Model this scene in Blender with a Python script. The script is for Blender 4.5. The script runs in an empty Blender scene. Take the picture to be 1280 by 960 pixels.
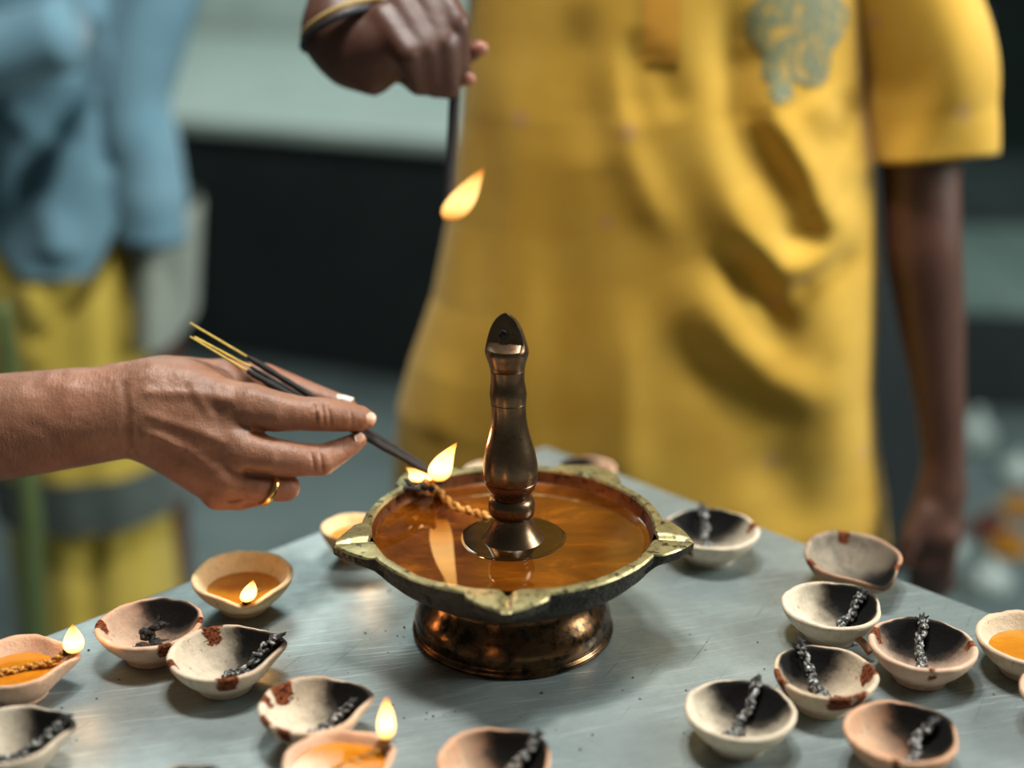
import bpy, bmesh, math, random
import numpy as np
from mathutils import Vector, Matrix

random.seed(7)
RNG = np.random.default_rng(7)
PI = math.pi
scene = bpy.context.scene
COL = scene.collection

# ------------------------------------------------------------------ camera
TZ = 0.80                      # table top height
F = 1778.0                     # focal length in pixels of a 1280 px frame
PITCH = math.radians(19.7)
CAM = np.array((0.0, 0.0, TZ + 0.534))
ct, st = math.cos(PITCH), math.sin(PITCH)
FW = np.array((0.0, ct, -st)); UP = np.array((0.0, st, ct)); RT = np.array((1.0, 0.0, 0.0))
cd = bpy.data.cameras.new('camera'); cam = bpy.data.objects.new('camera', cd); COL.objects.link(cam)
cam.location = CAM; cam.rotation_euler = (PI/2 - PITCH, 0, 0)
cd.sensor_width = 36.0; cd.lens = 36.0*F/1280.0
cd.clip_start = 0.02; cd.clip_end = 60
cd.dof.use_dof = True; cd.dof.focus_distance = 1.02; cd.dof.aperture_fstop = 1.7
scene.camera = cam

# ------------------------------------------------------------------ world, lights, exposure
scene.view_settings.view_transform = 'Standard'
scene.view_settings.look = 'None'
scene.view_settings.exposure = 0.0
scene.view_settings.gamma = 1.0
scene.view_settings.use_curve_mapping = False
world = bpy.data.worlds.new('world'); scene.world = world; world.use_nodes = True
bg = world.node_tree.nodes['Background']
bg.inputs[0].default_value = (0.62, 0.80, 0.80, 1); bg.inputs[1].default_value = 0.08

def area(name, loc, target, sx, sy, power, color):
    d = bpy.data.lights.new(name, 'AREA'); d.shape = 'RECTANGLE'; d.size = sx; d.size_y = sy
    d.energy = power; d.color = color
    o = bpy.data.objects.new(name, d); COL.objects.link(o); o.location = loc
    o.rotation_euler = (Vector(target)-Vector(loc)).to_track_quat('-Z', 'Y').to_euler()
    return o
area('overhead_lamp', (-0.10, 1.12, 2.9), (-0.05, 1.02, 0.8), 0.30, 0.22, 38, (1.0, 0.97, 0.90))
area('overhead_lamp', (0.35, 1.12, 3.2), (0.1, 1.1, 0.9), 0.4, 0.25, 26, (0.92, 1.0, 0.98))
area('side_daylight', (2.3, 1.12, 2.0), (0.35, 1.45, 1.0), 0.8, 1.0, 74, (0.94, 1.0, 0.95))
area('courtyard_daylight', (-1.0, 4.6, 3.6), (-0.8, 4.4, 0.5), 1.6, 1.6, 70, (0.85, 1.0, 0.96))

# ------------------------------------------------------------------ helpers
def ray(u, v):
    return FW + (u-640)/F*RT - (v-480)/F*UP
def at_z(u, v, z):
    d = ray(u, v); t = (z-CAM[2])/d[2]; return CAM + d*t
def at_y(u, v, y):
    d = ray(u, v); t = (y-CAM[1])/d[1]; return CAM + d*t
def at_d(u, v, zc):
    return CAM + ray(u, v)*zc

def link(name, me, mat=None, parent=None, smooth=True):
    o = bpy.data.objects.new(name, me); COL.objects.link(o)
    if mat is not None:
        for m in (mat if isinstance(mat, (list, tuple)) else [mat]): me.materials.append(m)
    if smooth and len(me.polygons): me.polygons.foreach_set('use_smooth', [True]*len(me.polygons))
    if parent is not None: o.parent = parent
    return o
def tag(o, label=None, cat=None, group=None, kind=None):
    if label: o['label'] = label
    if cat: o['category'] = cat
    if group: o['group'] = group
    if kind: o['kind'] = kind
    return o
def empty(name, loc=(0, 0, 0), rz=0.0):
    o = bpy.data.objects.new(name, None); COL.objects.link(o); o.location = loc; o.rotation_euler = (0, 0, rz)
    o.empty_display_size = 0.02
    return o
def meshd(name, verts, faces):
    me = bpy.data.meshes.new(name)
    me.from_pydata([tuple(map(float, v)) for v in verts], [], [tuple(map(int, f)) for f in faces]); me.update(); return me

def vnoise(p, seed=0):
    """value noise on an (n,3) array, range -1..1"""
    p = np.asarray(p, dtype=np.float64); i = np.floor(p).astype(np.int64); f = p-i; f = f*f*(3-2*f)
    def h(a, b, c):
        n = (a*374761393 + b*668265263 + c*2147483647 + seed*974634777) & 0xffffffff
        n = ((n ^ (n >> 13))*1274126177) & 0xffffffff
        return ((n ^ (n >> 16)) & 0xffff)/32767.5-1
    r = 0
    for dx in (0, 1):
        for dy in (0, 1):
            for dz in (0, 1):
                w = (f[:, 0] if dx else 1-f[:, 0])*(f[:, 1] if dy else 1-f[:, 1])*(f[:, 2] if dz else 1-f[:, 2])
                r = r+w*h(i[:, 0]+dx, i[:, 1]+dy, i[:, 2]+dz)
    return r
def sstep(a, b, x):
    t = np.clip((x-a)/(b-a), 0, 1); return t*t*(3-2*t)

def grid_faces(n, m, closed=True, caps=False):
    """faces of an n-row by m-column lofted grid, columns closed"""
    fs = []
    for i in range(n-1):
        for j in range(m if closed else m-1):
            a = i*m+j; b = i*m+(j+1) % m; fs.append((a, b, b+m, a+m))
    if caps:
        fs.append(tuple(range(m-1, -1, -1))); fs.append(tuple((n-1)*m+j for j in range(m)))
    return fs
def lathe(name, prof, m=64, cap=True):
    vs = []
    for r, z in prof:
        for j in range(m):
            a = 2*PI*j/m; vs.append((max(r, 1e-5)*math.cos(a), max(r, 1e-5)*math.sin(a), z))
    return meshd(name, vs, grid_faces(len(prof), m, True, cap))
def smooth_path(pts, n):
    """Catmull-Rom resample"""
    P = np.array(pts, float); k = len(P); out = []
    E = np.vstack([2*P[0]-P[1], P, 2*P[-1]-P[-2]])
    for t in np.linspace(0, k-1-1e-6, n):
        i = int(t); f = t-i; a, b, c, d = E[i:i+4]
        out.append(0.5*((2*b)+(c-a)*f+(2*a-5*b+4*c-d)*f*f+(-a+3*b-3*c+d)*f**3))
    return np.array(out)
def frames(P):
    T = np.gradient(P, axis=0); T /= np.linalg.norm(T, axis=1)[:, None]+1e-12
    n = np.cross(T[0], (0, 0, 1.0))
    if np.linalg.norm(n) < 1e-3: n = np.cross(T[0], (1.0, 0, 0))
    N = []
    for t in T:
        n = n-t*np.dot(n, t); n = n/np.linalg.norm(n); N.append(n)
    N = np.array(N); return T, N, np.cross(T, N)
def tube_vf(P, R, m=10):
    P = np.asarray(P, float); R = np.broadcast_to(np.asarray(R, float), (len(P),))
    T, N, B = frames(P); a = np.arange(m)*2*PI/m
    V = P[:, None]+R[:, None, None]*(np.cos(a)[None, :, None]*N[:, None]+np.sin(a)[None, :, None]*B[:, None])
    return V.reshape(-1, 3), grid_faces(len(P), m, True, True)
def join_vf(parts):
    V = []; Fc = []; k = 0
    for v, f in parts:
        V.append(np.asarray(v)); Fc += [tuple(i+k for i in q) for q in f]; k += len(v)
    return np.vstack(V), Fc
def box_vf(c, s, rz=0.0):
    c = np.array(c, float); s = np.array(s, float)/2
    v = np.array([(x, y, z) for x in (-1, 1) for y in (-1, 1) for z in (-1, 1)], float)*s
    R = np.array([[math.cos(rz), -math.sin(rz), 0], [math.sin(rz), math.cos(rz), 0], [0, 0, 1]])
    return v@R.T+c, [(0, 1, 3, 2), (4, 6, 7, 5), (0, 4, 5, 1), (2, 3, 7, 6), (0, 2, 6, 4), (1, 5, 7, 3)]
def bevel(me, w, seg=2):
    bm = bmesh.new(); bm.from_mesh(me)
    bmesh.ops.bevel(bm, geom=bm.edges[:], offset=w, segments=seg, affect='EDGES', profile=0.5); bm.to_mesh(me); bm.free(); return me

# signed-distance bodies, polygonised with surface nets ------------------------------------
class SDF:
    def __init__(self, xs, ys, zs):
        self.ax = [np.asarray(a, np.float32) for a in (xs, ys, zs)]
        self.D = np.full([len(a) for a in self.ax], 1e3, np.float32)
    def _sl(self, lo, hi):
        s = []
        for a, l, h in zip(self.ax, lo, hi):
            i = max(0, int(np.searchsorted(a, l))-1); j = min(len(a), int(np.searchsorted(a, h))+1); s.append(slice(i, max(j, i+1)))
        return tuple(s)
    def cone(self, a, ra, b, rb, k=0.01, sc=(1, 1, 1), cut=False):
        """tapered capsule; sc squeezes space about its middle (>1 = flatter)"""
        a = np.array(a, np.float32); b = np.array(b, np.float32); sc = np.array(sc, np.float32); R = max(ra, rb)+k*2
        lo = np.minimum(a, b)-R*1.5; hi = np.maximum(a, b)+R*1.5; s = self._sl(lo, hi); mid = (a+b)/2
        X, Y, Z = np.meshgrid(self.ax[0][s[0]], self.ax[1][s[1]], self.ax[2][s[2]], indexing='ij', sparse=True)
        aa = (a-mid)*sc; d = (b-a)*sc; L = float(d@d)+1e-12
        px = (X-mid[0])*sc[0]-aa[0]; py = (Y-mid[1])*sc[1]-aa[1]; pz = (Z-mid[2])*sc[2]-aa[2]
        t = np.clip((px*d[0]+py*d[1]+pz*d[2])/L, 0, 1)
        r = np.sqrt((px-t*d[0])**2+(py-t*d[1])**2+(pz-t*d[2])**2)-(ra+(rb-ra)*t)
        E = self.D[s]
        if cut:
            h = np.clip(0.5-0.5*(E+r)/k, 0, 1); self.D[s] = E+(-r-E)*h+k*h*(1-h)
        else:
            h = np.clip(0.5+0.5*(E-r)/k, 0, 1); self.D[s] = E+(r-E)*h-k*h*(1-h)
    def chain(self, pts, k=0.01, sc=(1, 1, 1)):
        A = np.array(pts, np.float32); R = A[:, 3].max()+2*k; s = self._sl(A[:, :3].min(0)-1.5*R, A[:, :3].max(0)+1.5*R); sc = np.array(sc, np.float32)
        X, Y, Z = np.meshgrid(self.ax[0][s[0]], self.ax[1][s[1]], self.ax[2][s[2]], indexing='ij', sparse=True); r = None
        for p, q in zip(A[:-1], A[1:]):
            a, b = p[:3], q[:3]; mid = (a+b)/2; d = (b-a)*sc; L = float(d@d)+1e-12
            px, py, pz = (X-a[0])*sc[0], (Y-a[1])*sc[1], (Z-a[2])*sc[2]; t = np.clip((px*d[0]+py*d[1]+pz*d[2])/L, 0, 1)
            e = np.sqrt((px-t*d[0])**2+(py-t*d[1])**2+(pz-t*d[2])**2)-(p[3]+(q[3]-p[3])*t); r = e if r is None else np.minimum(r, e)
        E = self.D[s]; h = np.clip(0.5+0.5*(E-r)/k, 0, 1); self.D[s] = E+(r-E)*h-k*h*(1-h)
    def mesh(self):
        D = self.D; xs, ys, zs = self.ax; S = D < 0; n = D.shape
        c = [(i, j, k) for i in (0, 1) for j in (0, 1) for k in (0, 1)]
        sl = lambda o: tuple(slice(q, m-1+q) for q, m in zip(o, n))
        cnt = sum(S[sl(o)].astype(np.int8) for o in c); M = (cnt > 0) & (cnt < 8)
        I = np.argwhere(M); idx = np.full(M.shape, -1, np.int64); idx[M] = np.arange(len(I))
        acc = np.zeros((len(I), 3)); num = np.zeros(len(I))
        for a in c:
            for ax in range(3):
                if a[ax]: continue
                b = list(a); b[ax] = 1
                da = D[I[:, 0]+a[0], I[:, 1]+a[1], I[:, 2]+a[2]]; db = D[I[:, 0]+b[0], I[:, 1]+b[1], I[:, 2]+b[2]]
                m = (da < 0) != (db < 0); t = np.where(m, da/np.where(m, da-db, 1), 0)
                off = np.zeros((len(I), 3)); off[:] = a; off[:, ax] = t
                acc[m] += off[m]; num[m] += 1
        f = acc/num[:, None]; V = np.empty((len(I), 3))
        for q, A in enumerate((xs, ys, zs)): V[:, q] = A[I[:, q]]+f[:, q]*(A[I[:, q]+1]-A[I[:, q]])
        faces = []
        for ax in range(3):
            u, w = (ax+1) % 3, (ax+2) % 3
            lo = [slice(None)]*3; hi = [slice(None)]*3
            lo[ax] = slice(0, n[ax]-1); hi[ax] = slice(1, n[ax])
            for q in (u, w): lo[q] = slice(1, n[q]-1); hi[q] = slice(1, n[q]-1)
            A = S[tuple(lo)]; B = S[tuple(hi)]
            E = np.argwhere(A != B); neg = A[tuple(E.T)]
            E = E.copy(); E[:, u] += 1; E[:, w] += 1
            def cell(du, dw):
                C = E.copy(); C[:, u] += du; C[:, w] += dw; return idx[C[:, 0], C[:, 1], C[:, 2]]
            Q = np.stack([cell(-1, -1), cell(0, -1), cell(0, 0), cell(-1, 0)], 1)
            Q = np.where(neg[:, None], Q, Q[:, ::-1]); faces.append(Q)
        return V, np.vstack(faces)
def vnormals(V, Q):
    d1 = V[Q[:, 2]]-V[Q[:, 0]]; d2 = V[Q[:, 3]]-V[Q[:, 1]]; n = np.cross(d1, d2); N = np.zeros_like(V)
    for q in range(4): np.add.at(N, Q[:, q], n)
    return N/(np.linalg.norm(N, axis=1)[:, None]+1e-12)
def relax(V, Q, it=2, lam=0.5):
    for _ in range(it):
        S = np.zeros_like(V); c = np.zeros(len(V))
        for q in range(4):
            a, b = Q[:, q], Q[:, (q+1) % 4]
            np.add.at(S, a, V[b]); np.add.at(S, b, V[a]); np.add.at(c, a, 1); np.add.at(c, b, 1)
        V = V+lam*(S/c[:, None]-V)
    return V
def axis_arr(*segs):
    """segs: (start, stop, step) consecutive"""
    out = []
    for a, b, h in segs: out.append(np.arange(a, b-1e-9, h))
    return np.concatenate(out)
def poly_dist(P, line):
    """distance of (n,2) points to a polyline, and the parameter 0..1"""
    line = np.array(line, float); best = np.full(len(P), 1e9); par = np.zeros(len(P)); n = len(line)-1
    for i in range(n):
        a, b = line[i], line[i+1]; d = b-a; t = np.clip(((P-a)@d)/(d@d), 0, 1); r = np.linalg.norm(P-a-t[:, None]*d, axis=1)
        m = r < best; best[m] = r[m]; par[m] = (i+t[m])/n
    return best, par

# ------------------------------------------------------------------ materials
class NT:
    def __init__(self, name):
        self.m = bpy.data.materials.new(name); self.m.use_nodes = True; self.t = self.m.node_tree
        self.b = self.t.nodes['Principled BSDF']; self.out = self.t.nodes['Material Output']; self.tc = None
    def n(self, typ, **kw):
        o = self.t.nodes.new(typ)
        for k, v in kw.items(): setattr(o, k, v)
        return o
    def l(self, a, b): self.t.links.new(a, b)
    def coord(self, which='Object', scale=None, rot=None):
        if self.tc is None: self.tc = self.n('ShaderNodeTexCoord')
        s = self.tc.outputs[which]
        if scale is not None or rot is not None:
            if rot is not None:
                mp = self.n('ShaderNodeMapping'); mp.inputs['Rotation'].default_value = rot; self.l(s, mp.inputs[0]); s = mp.outputs[0]
            if scale is not None:
                mp = self.n('ShaderNodeMapping'); mp.inputs['Scale'].default_value = scale; self.l(s, mp.inputs[0]); s = mp.outputs[0]
        return s
    def noise(self, scale, detail=4, rough=0.6, vec=None, dist=0.0):
        o = self.n('ShaderNodeTexNoise'); o.inputs['Scale'].default_value = scale; o.inputs['Detail'].default_value = detail
        o.inputs['Roughness'].default_value = rough; o.inputs['Distortion'].default_value = dist
        self.l(vec if vec is not None else self.coord(), o.inputs['Vector']); return o.outputs['Fac']
    def ramp(self, fac, stops, interp='LINEAR'):
        o = self.n('ShaderNodeValToRGB'); e = o.color_ramp; e.interpolation = interp
        while len(e.elements) < len(stops): e.elements.new(0.5)
        for el, (p, c) in zip(e.elements, stops):
            el.position = p; el.color = (*c, 1) if len(c) == 3 else c
        self.l(fac, o.inputs[0]); return o.outputs[0]
    def mix(self, fac, a, b, mode='MIX'):
        o = self.n('ShaderNodeMix', data_type='RGBA', blend_type=mode)
        for s, v in ((0, fac), (6, a), (7, b)):
            if hasattr(v, 'is_output'): self.l(v, o.inputs[s])
            else: o.inputs[s].default_value = v if s == 0 else ((*v, 1) if len(v) == 3 else v)
        return o.outputs[2]
    def math(self, op, a, b=0.5):
        o = self.n('ShaderNodeMath', operation=op)
        for s, v in ((0, a), (1, b)):
            if hasattr(v, 'is_output'): self.l(v, o.inputs[s])
            else: o.inputs[s].default_value = v
        return o.outputs[0]
    def bump(self, h, strength=0.3, dist=0.001, prev=None):
        o = self.n('ShaderNodeBump'); o.inputs['Strength'].default_value = strength; o.inputs['Distance'].default_value = dist
        self.l(h, o.inputs['Height'])
        if prev is not None: self.l(prev, o.inputs['Normal'])
        self.l(o.outputs[0], self.b.inputs['Normal']); return o.outputs[0]
    def set(self, **kw):
        for k, v in kw.items():
            s = self.b.inputs[k.replace('_', ' ')]
            if hasattr(v, 'is_output'): self.l(v, s)
            else: s.default_value = (*v, 1) if s.type == 'RGBA' and len(v) == 3 else v
        return self
def attr(t, name):
    o = t.n('ShaderNodeAttribute'); o.attribute_name = name; return o

def plain(name, c, rough=0.6, metal=0.0, var=0.15, scale=60, bump=0.0, **kw):
    t = NT(name); f = t.noise(scale)
    a = tuple(x*(1-var) for x in c); b = tuple(min(1, x*(1+var)) for x in c)
    t.set(Base_Color=t.ramp(f, [(0.3, a), (0.7, b)]), Roughness=rough, Metallic=metal, **kw)
    if bump: t.bump(f, bump, 0.002)
    return t.m

def skin_mat(name, lo, hi, bump=0.35, red=(0.45, 0.14, 0.08)):
    t = NT(name)
    big = t.noise(28, 4, 0.6); fine = t.noise(420, 3, 0.6)
    c = t.ramp(big, [(0.3, lo), (0.7, hi)])
    c = t.mix(t.math('MULTIPLY', t.ramp(t.noise(11, 2), [(0.45, (0, 0, 0)), (0.75, (1, 1, 1))]), 0.25), c, red)
    w = t.n('ShaderNodeTexVoronoi'); w.inputs['Scale'].default_value = 650; t.l(t.coord('Object', (1, 0.45, 1)), w.inputs['Vector'])
    t.set(Base_Color=c, Roughness=0.46, Subsurface_Weight=0.10, Subsurface_Radius=(0.006, 0.002, 0.001), Specular_IOR_Level=0.45)
    t.b.inputs['Subsurface Scale'].default_value = 1.0
    p = t.bump(fine, bump*0.6, 0.0006); p = t.bump(w.outputs['Distance'], bump, 0.0005, p)
    wr = t.noise(90, 5, 0.7, t.coord('Object', (3.0, 1, 0.6))); t.bump(wr, bump, 0.0018, p)
    return t.m
M_SKIN = skin_mat('skin_brown', (0.20, 0.085, 0.047), (0.34, 0.158, 0.092))
M_SKIN_DARK = skin_mat('skin_dark', (0.078, 0.033, 0.021), (0.098, 0.042, 0.027), 0.12, (0.14, 0.04, 0.025))
M_NAIL = plain('fingernail', (0.72, 0.46, 0.36), 0.25, var=0.06)
M_NAIL_W = plain('fingernail_pale', (0.80, 0.72, 0.62), 0.25, var=0.05)
M_GOLD = plain('gold', (0.85, 0.52, 0.18), 0.22, 1.0, 0.08)

def cloth_mat(name, c, c2, weave=900, var=12, sheen=0.2):
    t = NT(name); f = t.noise(var, 3)
    w = t.n('ShaderNodeTexWave', wave_type='BANDS'); w.inputs['Scale'].default_value = weave/6; w.inputs['Distortion'].default_value = 1.0
    t.l(t.coord(), w.inputs['Vector'])
    t.set(Base_Color=t.ramp(f, [(0.3, c), (0.7, c2)]), Roughness=0.85, Sheen_Weight=sheen, Specular_IOR_Level=0.2)
    t.bump(w.outputs['Fac'], 0.15, 0.0005); return t
# kurta: yellow cotton with a sparse print of small pinkish sprigs
def kurta_mat():
    t = cloth_mat('kurta_cotton', (0.58, 0.315, 0.034), (0.65, 0.385, 0.055), sheen=0.12)
    col = t.b.inputs['Base Color'].links[0].from_socket
    v = t.n('ShaderNodeTexVoronoi', feature='F1'); v.inputs['Scale'].default_value = 11; v.inputs['Randomness'].default_value = 0.35
    t.l(t.coord('Object', (1, 0.001, 1)), v.inputs['Vector'])
    m = t.ramp(v.outputs['Distance'], [(0.08, (1, 1, 1)), (0.14, (0, 0, 0))])
    t.set(Base_Color=t.mix(t.math('MULTIPLY', m, 0.35), col, (0.50, 0.25, 0.17))); return t.m
M_KURTA = kurta_mat()
M_PLACKET = cloth_mat('placket_cotton', (0.60, 0.27, 0.025), (0.66, 0.31, 0.035)).m
def embroidery_mat():
    t = NT('embroidery_thread'); f = t.noise(75, 4, 0.7, t.coord('Object', (1, 1, 0.7)), 1.0)
    t.set(Base_Color=t.ramp(f, [(0.40, (0.46, 0.27, 0.04)), (0.47, (0.20, 0.17, 0.05)), (0.54, (0.10, 0.145, 0.105)), (0.59, (0.20, 0.18, 0.06)), (0.68, (0.48, 0.33, 0.06))]), Roughness=0.6)
    t.bump(f, 0.6, 0.002); return t.m
M_EMB = embroidery_mat()
M_BLUE = cloth_mat('blue_shirt_cloth', (0.11, 0.22, 0.29), (0.17, 0.31, 0.39), var=7).m
M_DHOTI = cloth_mat('yellow_dhoti_cloth', (0.46, 0.33, 0.045), (0.60, 0.44, 0.08), var=9).m
M_SHAWL = cloth_mat('grey_shawl_cloth', (0.23, 0.26, 0.22), (0.33, 0.36, 0.30), var=9).m
M_TROUSER = cloth_mat('dark_trouser_cloth', (0.02, 0.027, 0.028), (0.03, 0.036, 0.036)).m

def brass_mat(name, base, dark, spot, metal=0.95, rough=(0.22, 0.5), spotpos=(0.52, 0.64), scale=38):
    t = NT(name); f = t.noise(scale, 6, 0.65); g = t.noise(scale*3.2, 5, 0.7)
    c = t.ramp(f, [(0.32, dark), (0.62, base)])
    c = t.mix(t.ramp(g, [(spotpos[0], (0, 0, 0)), (spotpos[1], (1, 1, 1))]), c, spot)
    r = t.ramp(f, [(0.3, (rough[1],)*3), (0.7, (rough[0],)*3)])
    t.set(Base_Color=c, Metallic=metal, Roughness=r); t.bump(g, 0.25, 0.0006); return t
M_COLUMN = brass_mat('brass_column', (0.22, 0.137, 0.078), (0.12, 0.068, 0.036), (0.10, 0.05, 0.025), metal=0.9, rough=(0.22, 0.34), spotpos=(0.60, 0.72)).m
M_RIM = brass_mat('brass_rim', (0.43, 0.36, 0.17), (0.20, 0.175, 0.08), (0.04, 0.036, 0.018), metal=0.7, rough=(0.32, 0.5), scale=55).m
M_PED = brass_mat('brass_pedestal', (0.19, 0.095, 0.04), (0.06, 0.032, 0.016), (0.02, 0.017, 0.014), rough=(0.14, 0.36), spotpos=(0.46, 0.62), scale=30).m
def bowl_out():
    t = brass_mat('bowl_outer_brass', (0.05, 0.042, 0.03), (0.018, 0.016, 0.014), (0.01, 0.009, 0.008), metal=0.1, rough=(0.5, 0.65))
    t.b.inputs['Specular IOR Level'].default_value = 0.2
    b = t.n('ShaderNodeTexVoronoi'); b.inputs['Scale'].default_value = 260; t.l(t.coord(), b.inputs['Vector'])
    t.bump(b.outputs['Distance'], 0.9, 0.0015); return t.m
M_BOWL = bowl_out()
M_BOWL_IN = brass_mat('bowl_inner_copper', (0.34, 0.13, 0.05), (0.14, 0.05, 0.02), (0.05, 0.025, 0.015), metal=0.8).m
def oil_mat(name, a, b, c, scale=40, bump=0.05):
    t = NT(name); f = t.noise(scale, 5, 0.65, t.coord('Object', (1, 1.8, 1)), 0.6)
    t.set(Base_Color=t.ramp(f, [(0.32, a), (0.55, b), (0.75, c)]), Roughness=0.03, IOR=1.47, Coat_Weight=0.4, Coat_Roughness=0.02)
    t.bump(t.noise(60, 2, 0.5, t.coord()), bump, 0.001); return t.m
M_OIL = oil_mat('lamp_oil', (0.055, 0.014, 0.0015), (0.125, 0.033, 0.0022), (0.26, 0.076, 0.0055), 17, 0.03)
M_OIL_LIGHT = oil_mat('diya_oil', (0.46, 0.15, 0.008), (0.52, 0.19, 0.012), (0.58, 0.26, 0.025), 30, 0.02)

def clay_mat():
    t = NT('fired_clay')
    oi = t.n('ShaderNodeObjectInfo')
    mk = attr(t, 'mask'); sep = t.n('ShaderNodeSeparateColor'); t.l(mk.outputs['Color'], sep.inputs[0])
    f = t.noise(70, 5, 0.65); g = t.noise(420, 3, 0.6); big = t.noise(22, 3)
    c = t.mix(t.ramp(f, [(0.35, (0, 0, 0)), (0.7, (1, 1, 1))]), oi.outputs['Color'], t.mix(0.35, oi.outputs['Color'], (0.80, 0.68, 0.50)))
    # rim and outside wear: terracotta blush
    c = t.mix(t.math('MULTIPLY', sep.outputs[2], t.ramp(big, [(0.35, (0.15,)*3), (0.65, (0.85,)*3)])), c, (0.58, 0.27, 0.145))
    sp = t.ramp(t.noise(260, 2, 0.4), [(0.70, (0, 0, 0)), (0.74, (1, 1, 1))])
    c = t.mix(t.math('MULTIPLY', sp, 0.55), c, (0.16, 0.05, 0.02))
    s = t.math('ADD', sep.outputs[0], t.math('MULTIPLY', t.math('SUBTRACT', f, 0.5), 0.6))
    soot = t.ramp(s, [(0.08, (0, 0, 0)), (0.38, (0.45,)*3), (0.68, (0.93,)*3), (0.9, (1, 1, 1))])
    c = t.mix(t.ramp(t.noise(120, 4, 0.7), [(0.45, (0,)*3), (0.75, (0.45,)*3)]), c, (0.36, 0.27, 0.19))
    c = t.mix(soot, c, (0.007, 0.0065, 0.006))
    ch = t.math('ADD', sep.outputs[1], t.math('MULTIPLY', t.math('SUBTRACT', t.noise(170, 4, 0.7), 0.5), 1.1))
    chip = t.ramp(ch, [(0.47, (0, 0, 0)), (0.56, (1, 1, 1))])
    c = t.mix(chip, c, t.ramp(g, [(0.35, (0.035, 0.008, 0.005)), (0.7, (0.30, 0.085, 0.03))]))
    t.set(Base_Color=c, Roughness=0.85, Specular_IOR_Level=0.12)
    p = t.bump(g, 0.6, 0.0009); p = t.bump(f, 0.4, 0.0012, p); t.bump(chip, 0.5, 0.0008, p); return t.m
M_CLAY = clay_mat()
def wick_mat(name, lo, mid, hi):
    t = NT(name); f = t.noise(330, 4, 0.7)
    t.set(Base_Color=t.ramp(f, [(0.42, lo), (0.54, mid), (0.66, hi)]), Roughness=0.8); t.bump(f, 0.6, 0.0008); return t.m
M_WICK_BURNT = wick_mat('burnt_wick', (0.007, 0.007, 0.007), (0.13, 0.125, 0.115), (0.78, 0.76, 0.72))
M_WICK_BLACK = wick_mat('charred_wick', (0.006, 0.006, 0.006), (0.02, 0.018, 0.016), (0.12, 0.11, 0.10))
M_WICK_OILED = wick_mat('oiled_wick', (0.36, 0.15, 0.025), (0.52, 0.26, 0.05), (0.66, 0.40, 0.12))
def flame_mat(name, k=1.0):
    t = NT(name); em = t.n('ShaderNodeEmission')
    s = t.n('ShaderNodeSeparateXYZ'); t.l(t.coord('Generated'), s.inputs[0])
    c = t.ramp(s.outputs[2], [(0.0, (0.9, 0.25, 0.03)), (0.14, (1.0, 0.44, 0.09)), (0.35, (1.0, 0.58, 0.20)), (0.75, (1.0, 0.54, 0.15)), (1.0, (1.0, 0.30, 0.03))])
    st_ = t.ramp(s.outputs[2], [(0.0, (0.10,)*3), (0.2, (0.75,)*3), (0.5, (1, 1, 1)), (0.8, (0.7,)*3), (1.0, (0.22,)*3)])
    t.l(c, em.inputs[0]); t.l(t.math('MULTIPLY', st_, 5.5*k), em.inputs[1]); t.l(em.outputs[0], t.out.inputs[0]); return t.m
M_FLAME = flame_mat('flame', 1.0)
M_FLAME_SOFT = flame_mat('flame_soft', 0.42)
def table_angle():
    c = at_z(681, 556, TZ); pl = at_z(90, 783, TZ); pr = at_z(1200, 753, TZ); dl = (pl-c)[:2]; dr = (pr-c)[:2]
    bis = np.angle(np.exp(1j*math.atan2(dl[1], dl[0]))+np.exp(1j*math.atan2(dr[1], dr[0]))); return bis+PI/4
TA = table_angle()
def table_mat():
    t = NT('scratched_sheet_metal')
    big = t.noise(5, 4, 0.6); mid = t.noise(26, 5, 0.7)
    st1 = t.noise(1.0, 5, 0.75, t.coord('Object', (14, 620, 1), (0, 0, TA-math.radians(20))))
    st2 = t.noise(1.0, 4, 0.75, t.coord('Object', (9, 420, 1), (0, 0, TA-math.radians(11))))
    c = t.ramp(big, [(0.3, (0.20, 0.25, 0.252)), (0.7, (0.37, 0.425, 0.42))])
    c = t.mix(t.math('MULTIPLY', t.ramp(mid, [(0.4, (0,)*3), (0.75, (1,)*3)]), 0.55), c, (0.15, 0.165, 0.162))
    s1 = t.ramp(st1, [(0.55, (0,)*3), (0.70, (1,)*3)]); s2 = t.ramp(st2, [(0.60, (0,)*3), (0.70, (1,)*3)])
    c = t.mix(t.math('MULTIPLY', s1, 0.6), c, (0.56, 0.60, 0.59)); c = t.mix(t.math('MULTIPLY', s2, 0.65), c, (0.66, 0.70, 0.69))
    d1 = t.ramp(t.noise(1.0, 4, 0.7, t.coord('Object', (10, 330, 1), (0, 0, TA-math.radians(62)))), [(0.63, (0,)*3), (0.71, (1,)*3)])
    c = t.mix(t.math('MULTIPLY', d1, 0.5), c, (0.07, 0.08, 0.08))
    sp = t.ramp(t.noise(190, 2, 0.4), [(0.735, (0,)*3), (0.76, (1,)*3)]); c = t.mix(sp, c, (0.05, 0.035, 0.03))
    t.set(Base_Color=c, Metallic=0.45, Roughness=t.ramp(mid, [(0.3, (0.34,)*3), (0.7, (0.5,)*3)]))
    p = t.bump(st1, 0.12, 0.0006); t.bump(mid, 0.08, 0.001, p); return t.m
M_TABLE = table_mat()
M_STEEL = plain('grey_steel', (0.22, 0.25, 0.26), 0.45, 0.8)
M_BAMBOO = plain('bamboo', (0.72, 0.48, 0.09), 0.6, var=0.25, scale=300)
M_INCENSE = plain('incense_paste', (0.014, 0.011, 0.010), 0.75, var=0.4, scale=500, bump=0.5)
M_EMBER = plain('ember', (0.08, 0.03, 0.02), 0.9)
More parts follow.
